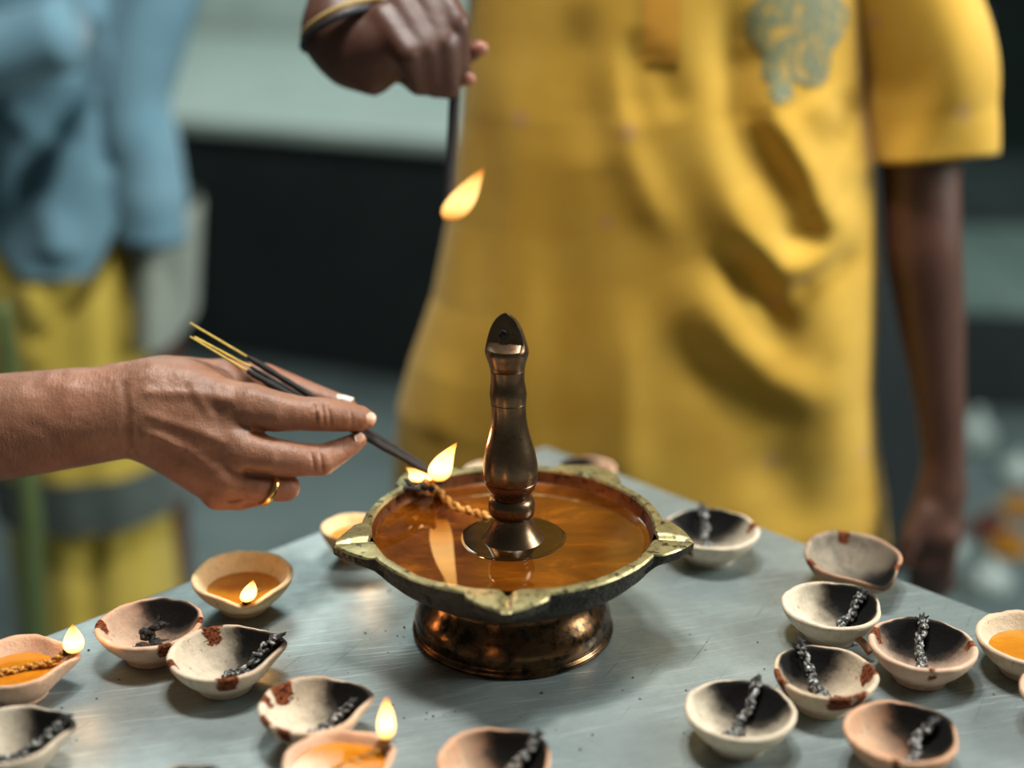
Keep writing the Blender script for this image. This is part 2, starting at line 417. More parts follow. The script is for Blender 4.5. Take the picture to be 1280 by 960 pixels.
M_FLOOR = plain('concrete_floor', (0.105, 0.14, 0.138), 0.6, var=0.22, scale=4, bump=0.1)
M_WALL = plain('dark_green_wall', (0.012, 0.026, 0.022), 0.7, var=0.35, scale=3)
M_PALE = plain('pale_stone', (0.42, 0.50, 0.46), 0.5, var=0.12, scale=5)
M_PALE2 = plain('pale_tile', (0.50, 0.58, 0.53), 0.4, var=0.10, scale=6)
M_STEP = plain('teal_painted_stone', (0.15, 0.215, 0.195), 0.6, var=0.2, scale=5)
M_BLACK = plain('black_front', (0.012, 0.018, 0.019), 0.7, var=0.3, scale=4)
M_LEAF = plain('green_stem', (0.14, 0.19, 0.065), 0.5, var=0.2, scale=9)

# ------------------------------------------------------------------ the setting
def slab(name, c, s, mat, rz=0.0, parent=None, bw=0.0):
    v, f = box_vf(c, s, rz); me = meshd(name, v, f)
    if bw: bevel(me, bw, 2)
    return link(name, me, mat, parent, False)
tag(slab('floor', (0, 3.5, -0.05), (12, 10, 0.1), M_FLOOR), 'grey teal concrete floor', kind='structure')
tag(slab('wall_back', (0, 7.3, 1.8), (12, 0.15, 3.7), M_WALL), 'dark green wall behind everything', kind='structure')

# raised stone platform behind, black front and pale top
ang = math.atan2(-0.40, 0.88)
dirx = np.array((math.cos(ang), math.sin(ang), 0)); diry = np.array((-math.sin(ang), math.cos(ang), 0))
p0 = np.array((-0.176, 3.69, 0.0))
stage = empty('platform', tuple(p0)); stage.rotation_euler = (0, 0, ang)
tag(stage, 'raised platform with black front and pale stone top behind the men', 'platform')
slab('front_panel', (-1.375, 0.04, 0.33), (3.25, 0.08, 0.66), M_BLACK, 0, stage)
slab('side_panel', (0.21, 0.95, 0.33), (0.08, 1.74, 0.66), M_BLACK, 0, stage)
for i in range(4):
    slab('stone_slab', (-2.60+0.81*i, 0.9, 0.68), (0.805, 1.9, 0.04), M_PALE, 0, stage, 0.01)
par = empty('parapet', tuple(p0+diry*1.95)); par.rotation_euler = (0, 0, ang)
tag(par, 'low pale tiled parapet rising behind the platform', 'parapet')
slab('core', (-1.2, 0.12, 0.60), (3.6, 0.14, 1.2), M_STEP, 0, par)
for r in range(2):
    for i in range(7):
        slab('tile', (-2.75+0.515*i, 0.03+0.01*((i*3+r) % 2), 0.79+0.31*r), (0.505, 0.05, 0.30), M_PALE2 if (i+r) % 3 else M_PALE, 0, par, 0.006)
post = empty('post', tuple(at_z(177, 112, 0.70)))
tag(post, 'dark round post standing on the pale platform at upper left', 'post')
link('shaft', lathe('shaft', [(0.062, 0.02), (0.058, 0.1), (0.055, 1.6)], 20), M_BLACK, post)
link('foot', lathe('foot', [(0.08, 0.0), (0.08, 0.02), (0.062, 0.035)], 20), M_BLACK, post)
# low step on the right
q0 = at_z(1210, 515, 0.0)
step = empty('low_step', (q0[0]+0.48, q0[1]-0.02, 0), math.radians(-6))
tag(step, 'low step with teal stone top and dark riser at right background', 'step')
slab('riser', (0, 0.03, 0.13), (1.9, 0.06, 0.26), M_BLACK, 0, step)
for i in range(3): slab('tread_slab', (-0.63+0.63*i, 0.42, 0.28), (0.625, 0.86, 0.04), M_STEP, 0, step, 0.006)
slab('side_stone', (0.925, 0.45, 0.13), (0.05, 0.76, 0.26), M_BLACK, 0, step)

# dark cabinet right behind the man in yellow, seen between his kurta and his arm
cab = empty('cabinet', (0.56, 2.72, 0)); tag(cab, 'dark cabinet behind the man in yellow, seen between his kurta and arm', 'cabinet')
slab('body', (0, 0.02, 0.56), (0.50, 0.36, 1.04), M_BLACK, 0, cab, 0.004)
slab('top_board', (0, 0.02, 1.095), (0.54, 0.40, 0.03), M_BLACK, 0, cab, 0.004)
slab('plinth', (0, 0.03, 0.02), (0.46, 0.32, 0.04), M_BLACK, 0, cab)
for sx in (-1, 1):
    dr = slab('door', (sx*0.124, -0.172, 0.56), (0.240, 0.02, 0.98), M_BLACK, 0, cab, 0.003)
    slab('handle', (sx*0.03, -0.190, 0.62), (0.012, 0.018, 0.10), M_STEEL, 0, dr)
# offerings lying on the floor at right, far out of focus
def petal_flower(name, c, r, mat):
    parts = []
    for ring, (n, rr, tilt, h) in enumerate(((10, 1.0, 0.25, 0), (8, 0.75, 0.7, 0.25), (6, 0.45, 1.1, 0.45))):
        for k in range(n):
            a = 2*PI*k/n+ring*0.3; d = np.array((math.cos(a), math.sin(a), 0)); s = np.array((-d[1], d[0], 0)); z = np.array((0, 0, 1.0))
            tip = d*rr*r*math.cos(tilt)+z*(h*r+rr*r*math.sin(tilt)); base = d*0.1*r+z*h*r*0.6; mid = (tip*0.6+base*0.4)
            parts.append((np.array([base, mid+s*0.22*r, tip, mid-s*0.22*r, mid-z*0.08*r]), [(0, 1, 4), (1, 2, 4), (2, 3, 4), (3, 0, 4), (0, 3, 2, 1)]))
    parts.append((lathe_v([(0.02*r, 0), (0.35*r, 0.05*r), (0.3*r, 0.35*r), (0.02*r, 0.5*r)], 8)))
    v, f = join_vf(parts); return link(name, meshd(name, v+np.array(c), f), mat, None, False)
def lathe_v(prof, m):
    vs = [(r*math.cos(2*PI*j/m), r*math.sin(2*PI*j/m), z) for r, z in prof for j in range(m)]
    return np.array(vs), grid_faces(len(prof), m, True, True)
M_MARI = plain('marigold', (0.50, 0.24, 0.02), 0.8, var=0.3, scale=80)
M_MAROON = plain('maroon_petal', (0.16, 0.05, 0.035), 0.8, var=0.3, scale=80)
M_PLASTIC = plain('white_wrapping', (0.36, 0.42, 0.39), 0.5, var=0.25, scale=14)
for u, v, r, m, lab in ((1262, 690, 0.055, M_MARI, 'orange marigold lying on the floor at right edge, nearer of two'),
                        (1272, 640, 0.05, M_MARI, 'orange marigold on the floor at right edge, farther of two'),
                        (1236, 668, 0.06, M_MAROON, 'maroon flower on the floor left of the marigolds'),):
    p = at_z(u, v, 0); tag(petal_flower('flower', p, r, m), lab, 'flower')
def bundle(u, v, r, h, lab, mat, seed):
    p = at_z(u, v, 0); m = 28; prof = [(0.05, 0), (0.8, 0.0), (1.0, 0.2), (0.92, 0.55), (0.55, 0.85), (0.2, 0.95), (0.28, 1.15), (0.05, 1.2)]
    vs, f = lathe_v([(a*r, b*h) for a, b in prof], m); n = vnoise(vs/r*2.2+seed, seed); vs = vs*(1+0.18*n[:, None]*np.array((1, 1, 0.3)))
    return tag(link('wrapped_bundle', meshd('wrapped_bundle', vs+p, f), mat), lab, 'bundle')
bundle(1218, 560, 0.05, 0.09, 'pale wrapped bundle on the floor beside the low step, farthest bundle', M_PLASTIC, 3)
bundle(1272, 600, 0.045, 0.06, 'pale wrapped bundle at right edge between far bundle and flowers', M_PLASTIC, 5)
bundle(1236, 738, 0.045, 0.06, 'pale wrapped bundle close to the right table edge, nearest bundle', M_PLASTIC, 9)
bundle(1188, 695, 0.03, 0.05, 'small pale wrapped bundle beside the hanging hand', M_PLASTIC, 12)

# ------------------------------------------------------------------ table
def table():
    c = at_z(681, 556, TZ)
    pl = at_z(90, 783, TZ); pr = at_z(1200, 753, TZ)
    dl = (pl-c)[:2]; dr = (pr-c)[:2]; al = math.atan2(dl[1], dl[0]); ar = math.atan2(dr[1], dr[0])
    bis = np.angle(np.exp(1j*al)+np.exp(1j*ar))     # direction from corner to table middle
    a1 = bis+PI/4; S = 1.06; ctr = c[:2]+S/math.sqrt(2)*np.array((math.cos(bis), math.sin(bis)))
    print('TABLE corner', c, 'angle between edges', math.degrees((ar-al) % (2*PI)))
    t = empty('metal_table', (ctr[0], ctr[1], 0), a1)
    tag(t, 'square table topped with scratched grey sheet metal under the lamps', 'table')
    v, f = box_vf((0, 0, TZ-0.012), (S, S, 0.024)); me = bevel(meshd('tabletop', v, f), 0.004, 3); link('tabletop', me, M_TABLE, t, False)
    for sx, sy in ((1, 1), (1, -1), (-1, 1), (-1, -1)):
        slab('leg', (sx*(S/2-0.05), sy*(S/2-0.05), (TZ-0.024)/2), (0.04, 0.04, TZ-0.024), M_STEEL, 0, t, 0.004)
    for k in range(4):
        d = S/2-0.05; x, y = ((0, d), (0, -d), (d, 0), (-d, 0))[k]
        slab('apron', (x, y, TZ-0.058), (S-0.14, 0.02, 0.068) if k < 2 else (0.02, S-0.14, 0.068), M_STEEL, 0, t)
    return t
table()

# ------------------------------------------------------------------ flames, wicks
def flame_mesh(name, h, r, lean=(0, 0), curl=0.0, m=20, n=18, flat=1.0):
    vs = []
    for i in range(n):
        t = i/(n-1); rr = r*(math.sin(PI*min(1, t**0.62))**0.85)*(1-0.15*t) if 0 < t < 1 else 1e-5
        x = lean[0]*t+curl*math.sin(PI*t); y = lean[1]*t
        for j in range(m):
            a = 2*PI*j/m; vs.append((x+rr*math.cos(a), y+rr*flat*math.sin(a), t*h))
    return meshd(name, vs, grid_faces(n, m, True, True))
def flame_light(parent, loc, power):
    # the light a flame gives off, just above its tip
    d = bpy.data.lights.new('flame_light', 'POINT'); d.energy = power; d.color = (1.0, 0.50, 0.20); d.shadow_soft_size = 0.004
    o = bpy.data.objects.new('flame_light', d); COL.objects.link(o); o.parent = parent; o.location = loc; return o
def cord_vf(pts, r=0.0022, n=60, turns=7.0, jitter=0.0004, strands=2, m=7):
    P = smooth_path(pts, n); T, N, B = frames(P); parts = []
    s = np.linspace(0, 1, n)
    for k in range(strands):
        a = 2*PI*turns*s+2*PI*k/strands
        Q = P+r*0.75*(np.cos(a)[:, None]*N+np.sin(a)[:, None]*B)+RNG.normal(0, jitter, (n, 3))
        R = r*0.85*(1+0.25*RNG.normal(0, 1, n).clip(-1, 1)); R[0] *= 0.4; R[-1] *= 0.5
        parts.append(tube_vf(Q, R, m))
    return join_vf(parts)

# ------------------------------------------------------------------ clay lamps
CLAY = dict(cream=(0.64, 0.49, 0.34, 1), grey=(0.52, 0.45, 0.36, 1), pink=(0.66, 0.43, 0.31, 1), terra=(0.55, 0.28, 0.16, 1),
            white=(0.70, 0.595, 0.455, 1), yellow=(0.76, 0.62, 0.36, 1))
PROF = [(0.02, 0.0), (0.30, 0.0), (0.46, 0.0), (0.50, 0.02), (0.505, 0.07), (0.50, 0.12), (0.53, 0.17), (0.60, 0.25), (0.69, 0.36), (0.78, 0.48), (0.86, 0.61), (0.925, 0.74),
        (0.972, 0.86), (0.995, 0.94), (0.998, 0.985), (0.985, 1.02), (0.96, 1.035), (0.925, 1.03), (0.895, 1.005), (0.875, 0.96), (0.845, 0.88),
        (0.80, 0.77), (0.74, 0.655), (0.67, 0.55), (0.58, 0.45), (0.48, 0.375), (0.37, 0.32), (0.25, 0.285), (0.12, 0.27), (0.01, 0.265)]
def diya_shape(r, z, phi, spout, pinch):
    w = sstep(0.15, 1.0, z)
    d = np.abs(np.angle(np.exp(1j*phi)))
    k = 1+w*(spout*np.exp(-(d/0.34)**2)-pinch*np.exp(-((d-0.72)/0.36)**2))
    zz = z-w*0.10*np.exp(-(d/0.22)**2)*(spout/0.16)
    return r*k, zz
def make_diya(u, v, hw, spout_deg, label, tone='cream', soot=0.8, spout=0.15, pinch=0.05, H=0.027, tilt=0.0, tiltdir=None,
              chips=(), wick=None, wickmat=None, oil=None, flame=None, blush=0.6, lift=0.0, seed=1, sootw=1.0, flamescale=1.0):
    p = at_z(u, v, TZ+H); zc = float((p-CAM)@FW); R = hw*zc/F/1.02
    root = empty('clay_lamp', (p[0], p[1], TZ+lift))
    tag(root, label, 'oil lamp', 'clay lamps on the metal table')
    m = 112; n = len(PROF); pr = np.array(PROF)
    a = np.arange(m)*2*PI/m; phi = np.tile(a, n); r0 = np.repeat(pr[:, 0], m); z0 = np.repeat(pr[:, 1], m)
    r, z = diya_shape(r0, z0, phi, spout, pinch)
    sd = math.radians(spout_deg)
    V = np.stack([r*np.cos(phi)*R, r*np.sin(phi)*R, z*H], 1)
    nn = vnoise(V*90+seed*7.3, seed); n2 = vnoise(V*260+seed*3.1, seed+5)
    V[:, :2] *= (1+0.018*nn+0.006*n2)[:, None]*1.0; V[:, 2] += (z0 > 0.1)*(0.0007*nn+0.00025*n2)
    inner = np.repeat((np.arange(n) >= 17).astype(float), m); rimmask = np.repeat(np.exp(-((np.arange(n)-15.5)/2.2)**2), m); outer = 1-inner
    # stains: soot fans inward from the spout, flakes sit on the rim
    dirx_ = V[:, 0]/R; side = np.abs(V[:, 1])/R
    s = sstep(-0.30*sootw, 0.90, dirx_)*sstep(1.12, 0.05, side)*(inner+0.85*rimmask*(dirx_ > 0.6)*sstep(0.55, 0.2, side))
    s = np.clip(s*1.75*soot+soot*0.22*inner*sstep(-0.8, 0.5, dirx_)+0.13*soot*nn*inner, 0, 1.2)
    wall = np.repeat(np.where(np.arange(n) >= 18, np.clip((pr[:, 1]-0.27)/0.7, 0, 1), 0), m)
    s = np.clip(s*(0.62+0.75*wall), 0, 1)
    cm = np.zeros(len(V))
    for (cdeg, size, amt) in chips:
        ca = math.radians(cdeg)-sd; q = np.array((0.93*math.cos(ca)*R, 0.93*math.sin(ca)*R))
        dist = np.linalg.norm(V[:, :2]-q, axis=1)/(size*R); cm = np.maximum(cm, amt*np.exp(-dist**2)*(z0 > 0.55))
    bl = np.clip(rimmask*0.8+outer*0.45+0.1, 0, 1)*blush
    me = meshd('bowl', V, grid_faces(n, m, True, True))
    ca_ = me.color_attributes.new('mask', 'FLOAT_COLOR', 'POINT')
    ca_.data.foreach_set('color', np.stack([s, cm, bl, np.ones(len(V))], 1).astype(np.float32).ravel())
    b = link('bowl', me, M_CLAY, root); b.color = CLAY[tone] if isinstance(tone, str) else tone
    root.rotation_euler = (0, 0, sd)
    if tilt:
        td = math.radians(spout_deg if tiltdir is None else tiltdir)
        root.rotation_euler = (Matrix.Rotation(math.radians(tilt), 3, Vector((-math.sin(td), math.cos(td), 0)))@Matrix.Rotation(sd, 3, 'Z')).to_euler()
        root.location.z += 0.47*R*math.sin(math.radians(tilt))
    if oil:
        zo = oil; ir = np.interp(zo, [0.285, 0.375, 0.55, 0.77, 0.96], [0.25, 0.48, 0.67, 0.80, 0.875])+0.01
        mm = 64; a2 = np.arange(mm)*2*PI/mm; rr, _ = diya_shape(np.full(mm, ir), np.full(mm, zo), a2, spout, pinch)
        vs = [(0, 0, zo*H)]+[(x*R*math.cos(q)*0.5, x*R*math.sin(q)*0.5, zo*H) for x, q in zip(rr, a2)]+[(x*R*math.cos(q), x*R*math.sin(q), zo*H+0.0006) for x, q in zip(rr, a2)]
        fs = [(0, 1+j, 1+(j+1) % mm) for j in range(mm)]+[(1+j, 1+mm+j, 1+mm+(j+1) % mm, 1+(j+1) % mm) for j in range(mm)]
        oo = link('oil', meshd('oil', vs, fs), M_OIL_LIGHT, root)
        if tilt: oo.rotation_euler = (root.rotation_euler.to_matrix().inverted()@Matrix.Rotation(sd, 3, 'Z')).to_euler()
    wo = None
    if wick:
        # wick given in units of R along the spout axis: (along, across, height in H)
        pts = [(x*R, y*R, z*H) for x, y, z in wick]
        vv, ff = cord_vf(pts, 0.0023 if not oil else 0.0016, 64, 4.6, 0.0006)
        mats = wickmat or M_WICK_BURNT
        wo = link('wick', meshd('wick', vv, ff), mats, root)
        # frayed, charred head
        e = np.array(pts[-1]); d = e-np.array(pts[-2]); d /= np.linalg.norm(d); hd = []
        for k in range(9):
            q = e+RNG.normal(0, 0.0011, 3); hd.append(tube_vf(smooth_path([e-d*0.005, q, q+d*0.003+RNG.normal(0, 0.0016, 3)], 5), [0.0018, 0.0018, 0.0015, 0.0010, 0.0004], 5))
        v2, f2 = join_vf(hd); link('charred_tip', meshd('charred_tip', v2, f2), M_WICK_BLACK, wo)
    if flame:
        fx, fy, fz, h, rr, lx, ly = flame       # along, across, height, size, lean in local axes
        fl = link('flame', flame_mesh('flame', h*flamescale, rr*flamescale, (lx, ly)), M_FLAME, root); fl.location = (fx*R, fy*R, fz*H)
        flame_light(fl, (lx, ly, h*flamescale+0.005), 0.045)
    return root

LIE = [(-0.35, 0.05, 0.40), (0.0, -0.03, 0.36), (0.3, 0.04, 0.45), (0.62, 0.0, 0.72), (0.93, 0.0, 1.10)]
SHORT = [(0.02, 0.10, 0.38), (0.18, -0.04, 0.44), (0.4, 0.06, 0.50), (0.62, -0.03, 0.72), (0.80, 0.0, 0.98)]
CURL = [(-0.25, 0.20, 0.40), (-0.30, -0.05, 0.42), (-0.05, -0.18, 0.42), (0.10, 0.05, 0.46), (0.02, 0.2, 0.56), (0.15, 0.05, 0.72), (0.28, -0.05, 0.78)]
LOOP = [(-0.30, -0.10, 0.40), (-0.42, 0.06, 0.42), (-0.2, 0.12, 0.42), (0.0, 0.0, 0.40), (0.2, 0.10, 0.46), (0.45, 0.0, 0.62), (0.75, 0.0, 0.95), (0.92, 0.0, 1.12)]
OILW = [(-0.7, 0.12, 0.74), (-0.3, -0.02, 0.74), (0.2, 0.06, 0.75), (0.6, 0.02, 0.82), (0.98, 0.0, 1.06)]
FL = lambda h=0.017, r=0.0045, lx=0.0, ly=0.0, x=1.0, y=0.0, z=1.02: (x, y, z, h, r, lx, ly)

make_diya(303, 720, 64, -76, 'lit pale clay lamp with yellow glowing inside, below the hand with the ring', 'yellow', 0.0, 0.13, 0.06, tilt=4, oil=0.60,
          wick=[(0.2, 0.3, 0.64), (0.5, 0.1, 0.66), (0.85, 0.0, 0.9), (1.0, 0, 1.0)], wickmat=M_WICK_OILED, flame=FL(0.019, 0.0062, 0.003, 0.006, 0.98), blush=0.5, seed=1)
make_diya(187, 779, 67, 68, 'pinkish clay lamp with black curled wick in its middle, at the left table edge', 'pink', 0.62, 0.03, 0.0, chips=((185, 0.2, 1.0), (-60, 0.16, 0.9), (5, 0.16, 0.9)),
          wick=CURL, wickmat=M_WICK_BLACK, seed=2, blush=0.9)
make_diya(279, 815, 71, 24, 'pale clay lamp with half black inside and three brown rim flakes, touching the pink lamp', 'white', 0.95, 0.16, 0.07, chips=((115, 0.24, 1.0), (205, 0.17, 1.0), (-75, 0.22, 1.0)),
          wick=[(-0.02, -0.3, 0.42), (0.05, -0.12, 0.40), (0.25, -0.1, 0.44), (0.2, -0.32, 0.5), (0.5, -0.12, 0.62), (0.8, -0.02, 0.95), (1.02, 0.0, 1.08)], seed=3, blush=0.55)
make_diya(391, 880, 70, 24, 'cream clay lamp with brown speckled rim and braided wick, behind the tall flame', 'white', 0.75, 0.17, 0.08, chips=((140, 0.3, 1.0), (170, 0.2, 0.8), (215, 0.22, 1.0), (245, 0.2, 0.9)),
          wick=[(-0.2, -0.4, 0.48), (0.1, -0.26, 0.44), (0.4, -0.12, 0.52), (0.7, -0.03, 0.78)], seed=4, blush=0.9)
make_diya(423, 952, 72, 35, 'lit clay lamp brim-full of amber oil with tall upright flame at bottom edge', 'pink', 0.05, 0.12, 0.06, oil=0.80, wick=OILW, wickmat=M_WICK_OILED,
          flame=FL(0.031, 0.0058, 0.0, -0.002, 0.98, 0, 1.12), blush=0.8, seed=5)
make_diya(619, 950, 74, 38, 'clay lamp with blackened back wall and frayed wick at bottom edge', 'terra', 1.0, 0.08, 0.04, wick=LIE, seed=6, blush=0.6)
make_diya(22, 826, 66, 18, 'lit clay lamp with amber oil and round white flame at left edge', 'pink', 0.05, 0.17, 0.08, oil=0.66, wick=OILW, wickmat=M_WICK_OILED,
          flame=FL(0.020, 0.0074, 0.001, 0.003, 1.05, 0, 1.0), blush=0.9, seed=7)
make_diya(14, 918, 70, 24, 'unlit clay lamp with sooty grey inside in the lower left corner', 'grey', 0.9, 0.16, 0.08, wick=LIE, seed=8, blush=0.3)
make_diya(226, 988, 58, 40, 'black-sooted clay lamp mostly cut off by the bottom edge, left of the amber one', 'grey', 1.3, 0.12, 0.06, wick=SHORT, wickmat=M_WICK_BLACK, seed=9, blush=0.2, sootw=2.5)
make_diya(441, 659, 41, -42, 'lit pale clay lamp half hidden by the left spout of the brass lamp', 'yellow', 0.0, 0.1, 0.05, oil=0.66,
          wick=[(0.1, 0.2, 0.68), (0.5, 0.05, 0.7), (0.9, 0.0, 1.0)], wickmat=M_WICK_OILED, flame=FL(0.014, 0.0055, 0, 0, 0.6, 0.1, 0.8), blush=0.7, seed=10)
make_diya(889, 661, 61, 95, 'white clay lamp with orange rim chips just right of the brass lamp', 'white', 0.85, 0.05, 0.0, chips=((165, 0.2, 1.0), (-130, 0.2, 1.0), (10, 0.16, 1.0)),
          wick=LOOP, seed=11, blush=0.2)
make_diya(1064, 696, 63, -68, 'empty dark-stained clay lamp tipped forward against the cream lamp in front of it', (0.14, 0.118, 0.095, 1), 0.9, 0.15, 0.08, tilt=6, chips=((90, 0.2, 0.9), (-160, 0.16, 0.9), (-25, 0.18, 0.9)),
          seed=12, blush=0.9, sootw=2.0)
make_diya(1040, 756, 64, 32, 'cream clay lamp with thick twisted wick, in front of the tipped dark lamp', 'white', 0.9, 0.10, 0.05,
          wick=[(-0.25, -0.32, 0.45), (0.02, -0.3, 0.42), (0.2, -0.1, 0.44), (0.45, -0.12, 0.54), (0.66, 0.02, 0.76), (0.84, 0.0, 1.0)], seed=13, blush=0.35)
make_diya(1154, 805, 68, 76, 'grey-pink clay lamp with upright white ash wick, left of the oil-filled lamp at right edge', 'pink', 0.95, 0.05, 0.0, chips=((150, 0.2, 0.9), (0, 0.14, 1.0), (-95, 0.14, 0.7)),
          wick=[(-0.35, -0.05, 0.40), (-0.18, 0.06, 0.40), (0.1, -0.04, 0.42), (0.4, 0.05, 0.55), (0.7, 0.0, 0.9), (0.88, 0, 1.08)], seed=14, blush=0.5)
make_diya(1032, 840, 66, 112, 'cream clay lamp with big brown burnt flakes on its rim between two cream lamps', 'cream', 0.7, 0.04, 0.0, chips=((-85, 0.28, 1.0), (-60, 0.2, 0.9), (5, 0.3, 1.0), (185, 0.22, 1.0), (200, 0.2, 0.9)),
          wick=LOOP, seed=15, blush=0.3)
make_diya(925, 887, 71, 62, 'plain cream clay lamp with a charred wick, nearest lamp right of the brass lamp', 'white', 0.8, 0.05, 0.0, wick=LOOP, seed=16, blush=0.35)
make_diya(1127, 915, 73, 30, 'terracotta clay lamp with orange inside in the lower right', 'terra', 0.85, 0.10, 0.05, chips=((-110, 0.12, 0.8),),
          wick=[(-0.1, -0.32, 0.44), (0.1, -0.25, 0.42), (0.3, -0.1, 0.46), (0.42, 0.05, 0.56), (0.62, 0.05, 0.72), (0.8, 0.02, 0.95)], seed=17, blush=0.8)
make_diya(1290, 797, 70, 10, 'unlit clay lamp holding amber oil, cut by the right edge', 'cream', 0.0, 0.1, 0.05, oil=0.62, seed=18, blush=0.5)
make_diya(1343, 866, 67, 40, 'clay lamp barely showing at the right edge, below the oil-filled one', 'pink', 0.3, 0.08, 0.04, seed=19, blush=0.9)
make_diya(622, 592, 46, 20, 'lit clay lamp hidden behind the column of the brass lamp', 'white', 0.1, 0.1, 0.05, oil=0.62, wick=SHORT, wickmat=M_WICK_OILED,
          flame=FL(0.016, 0.003, 0, 0, 0.95, 0, 1.0), seed=20, blush=0.7)
make_diya(735, 584, 36, 150, 'sooty clay lamp behind the rear right spout of the brass lamp', 'pink', 1.2, 0.08, 0.04, seed=21, blush=0.9, H=0.025)
# clay shard between two lamps at right
pc = at_z(1086, 815, TZ)
vv, ff = tube_vf(smooth_path([(-0.004, 0.012, 0.003), (-0.010, 0.004, 0.010), (-0.009, -0.006, 0.014), (-0.002, -0.012, 0.006)], 14), [0.0028]*14, 8)
tag(link('clay_shard', meshd('clay_shard', vv+pc, ff), plain('shard_clay', (0.42, 0.2, 0.10), 0.8)), 'small curved clay shard beside the grey-pink lamp', 'shard')
# ash crumbs
parts = []
for k in range(46):
    u, v = RNG.uniform(80, 1250), RNG.uniform(720, 955)
    if k < 14: u, v = RNG.uniform(470, 530), RNG.uniform(730, 800)
    q = at_z(u, v, TZ); s = RNG.uniform(0.0004, 0.0011)
    o = np.array([(1, 0, 0.5), (-1, 0.2, 0.5), (0, 1, 0.4), (0.1, -1, 0.5), (0, 0, 1.2), (0, 0, 0)])*s*RNG.uniform(0.7, 1.4, (6, 1))
    parts.append((o+q, [(0, 2, 4), (2, 1, 4), (1, 3, 4), (3, 0, 4), (2, 0, 5), (1, 2, 5), (3, 1, 5), (0, 3, 5)]))
v, f = join_vf(parts); tag(link('ash_crumbs', meshd('ash_crumbs', v, f), M_WICK_BLACK), 'tiny ash crumbs strewn over the metal table top', 'ash', kind='stuff')

# ------------------------------------------------------------------ brass lamp with five spouts
OILZ = 0.075
LC = at_z(641, 672, TZ+OILZ)
lamp = empty('brass_lamp', (LC[0], LC[1], TZ))
tag(lamp, 'brass pedestal oil lamp with five spouts and a tall turned column', 'brass lamp')
SP = [math.radians(a) for a in (-92, -12, 57, 128, 195)]
def rim_R(a, R0=0.1110):
    d = min(abs((a-s+PI) % (2*PI)-PI) for s in SP); w = math.radians(15)
    if d > w: return R0
    if d > w*0.93: return R0+(1-(d-w*0.93)/(w*0.07))*0.0050
    return R0+0.0050+(0.0165)*(1-d/(w*0.93))**0.85
def spout_d(a): return min(abs((a-s+PI) % (2*PI)-PI) for s in SP)
m = 720
A = np.arange(m)*2*PI/m; RR = np.array([rim_R(a) for a in A]); SD = np.array([spout_d(a) for a in A])
zr = OILZ+0.0118; w15 = math.radians(15)
lobe = np.clip(1-SD/w15, 0, 1)
def ring(rad, z): return np.stack([rad*np.cos(A), rad*np.sin(A), np.broadcast_to(z, (m,))], 1)
groove = 0.0030*np.exp(-(SD/math.radians(1.6))**2)
hump = 0.0006*np.exp(-((SD-math.radians(6))/math.radians(4.5))**2)
irr = 0.0006*vnoise(np.stack([np.cos(A)*14, np.sin(A)*14, A*0], 1), 3)
Rin = 0.1032+0.0035*np.exp(-(SD/math.radians(3.0))**2)
rows = [ring(Rin-0.0004, zr-0.0016-groove), ring(Rin+0.0008, zr+irr-groove+hump), ring(Rin+(RR-Rin)*0.35, zr+0.0003+irr-groove+hump*1.2),
        ring(Rin+(RR-Rin)*0.7, zr+irr-groove*0.8+hump), ring(RR-0.0012, zr-0.0002-lobe*0.001+irr-groove*0.5), ring(RR, zr-0.0016-lobe*0.001)]
V = np.vstack(rows); fcs = grid_faces(len(rows), m, True, False)
bowlE = link('rim', meshd('rim', V, fcs), M_RIM, lamp); bowlE['label'] = 'worn yellow brass rim with five pointed spouts'
# near-black side of the rim edge comes from the outer shell below
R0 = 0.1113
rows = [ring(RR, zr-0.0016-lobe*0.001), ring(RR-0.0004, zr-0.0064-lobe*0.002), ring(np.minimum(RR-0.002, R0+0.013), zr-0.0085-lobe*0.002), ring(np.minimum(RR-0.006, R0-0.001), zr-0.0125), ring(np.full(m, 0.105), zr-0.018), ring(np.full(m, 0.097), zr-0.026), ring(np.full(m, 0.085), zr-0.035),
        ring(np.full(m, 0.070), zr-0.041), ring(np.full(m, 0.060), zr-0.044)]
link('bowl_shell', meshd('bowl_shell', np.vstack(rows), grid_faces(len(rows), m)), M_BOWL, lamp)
link('bowl_lining', lathe('bowl_lining', [(0.1031, zr-0.0012), (0.1020, zr-0.006), (0.1004, zr-0.0125), (0.0982, zr-0.0165), (0.093, zr-0.022), (0.075, zr-0.033), (0.03, zr-0.039), (0.001, zr-0.04)], 120, False), M_BOWL_IN, lamp)
# pedestal
pz = [(0.001, 0.0), (0.0735, 0.0), (0.0752, 0.0012), (0.0755, 0.0032), (0.0742, 0.0050), (0.0722, 0.0058), (0.0728, 0.0080), (0.0735, 0.0125), (0.0722, 0.018), (0.0690, 0.024), (0.0648, 0.030), (0.0622, 0.0345), (0.0612, 0.0375), (0.0622, 0.0405)]
link('pedestal', lathe('pedestal', pz, 120, True), M_PED, lamp)
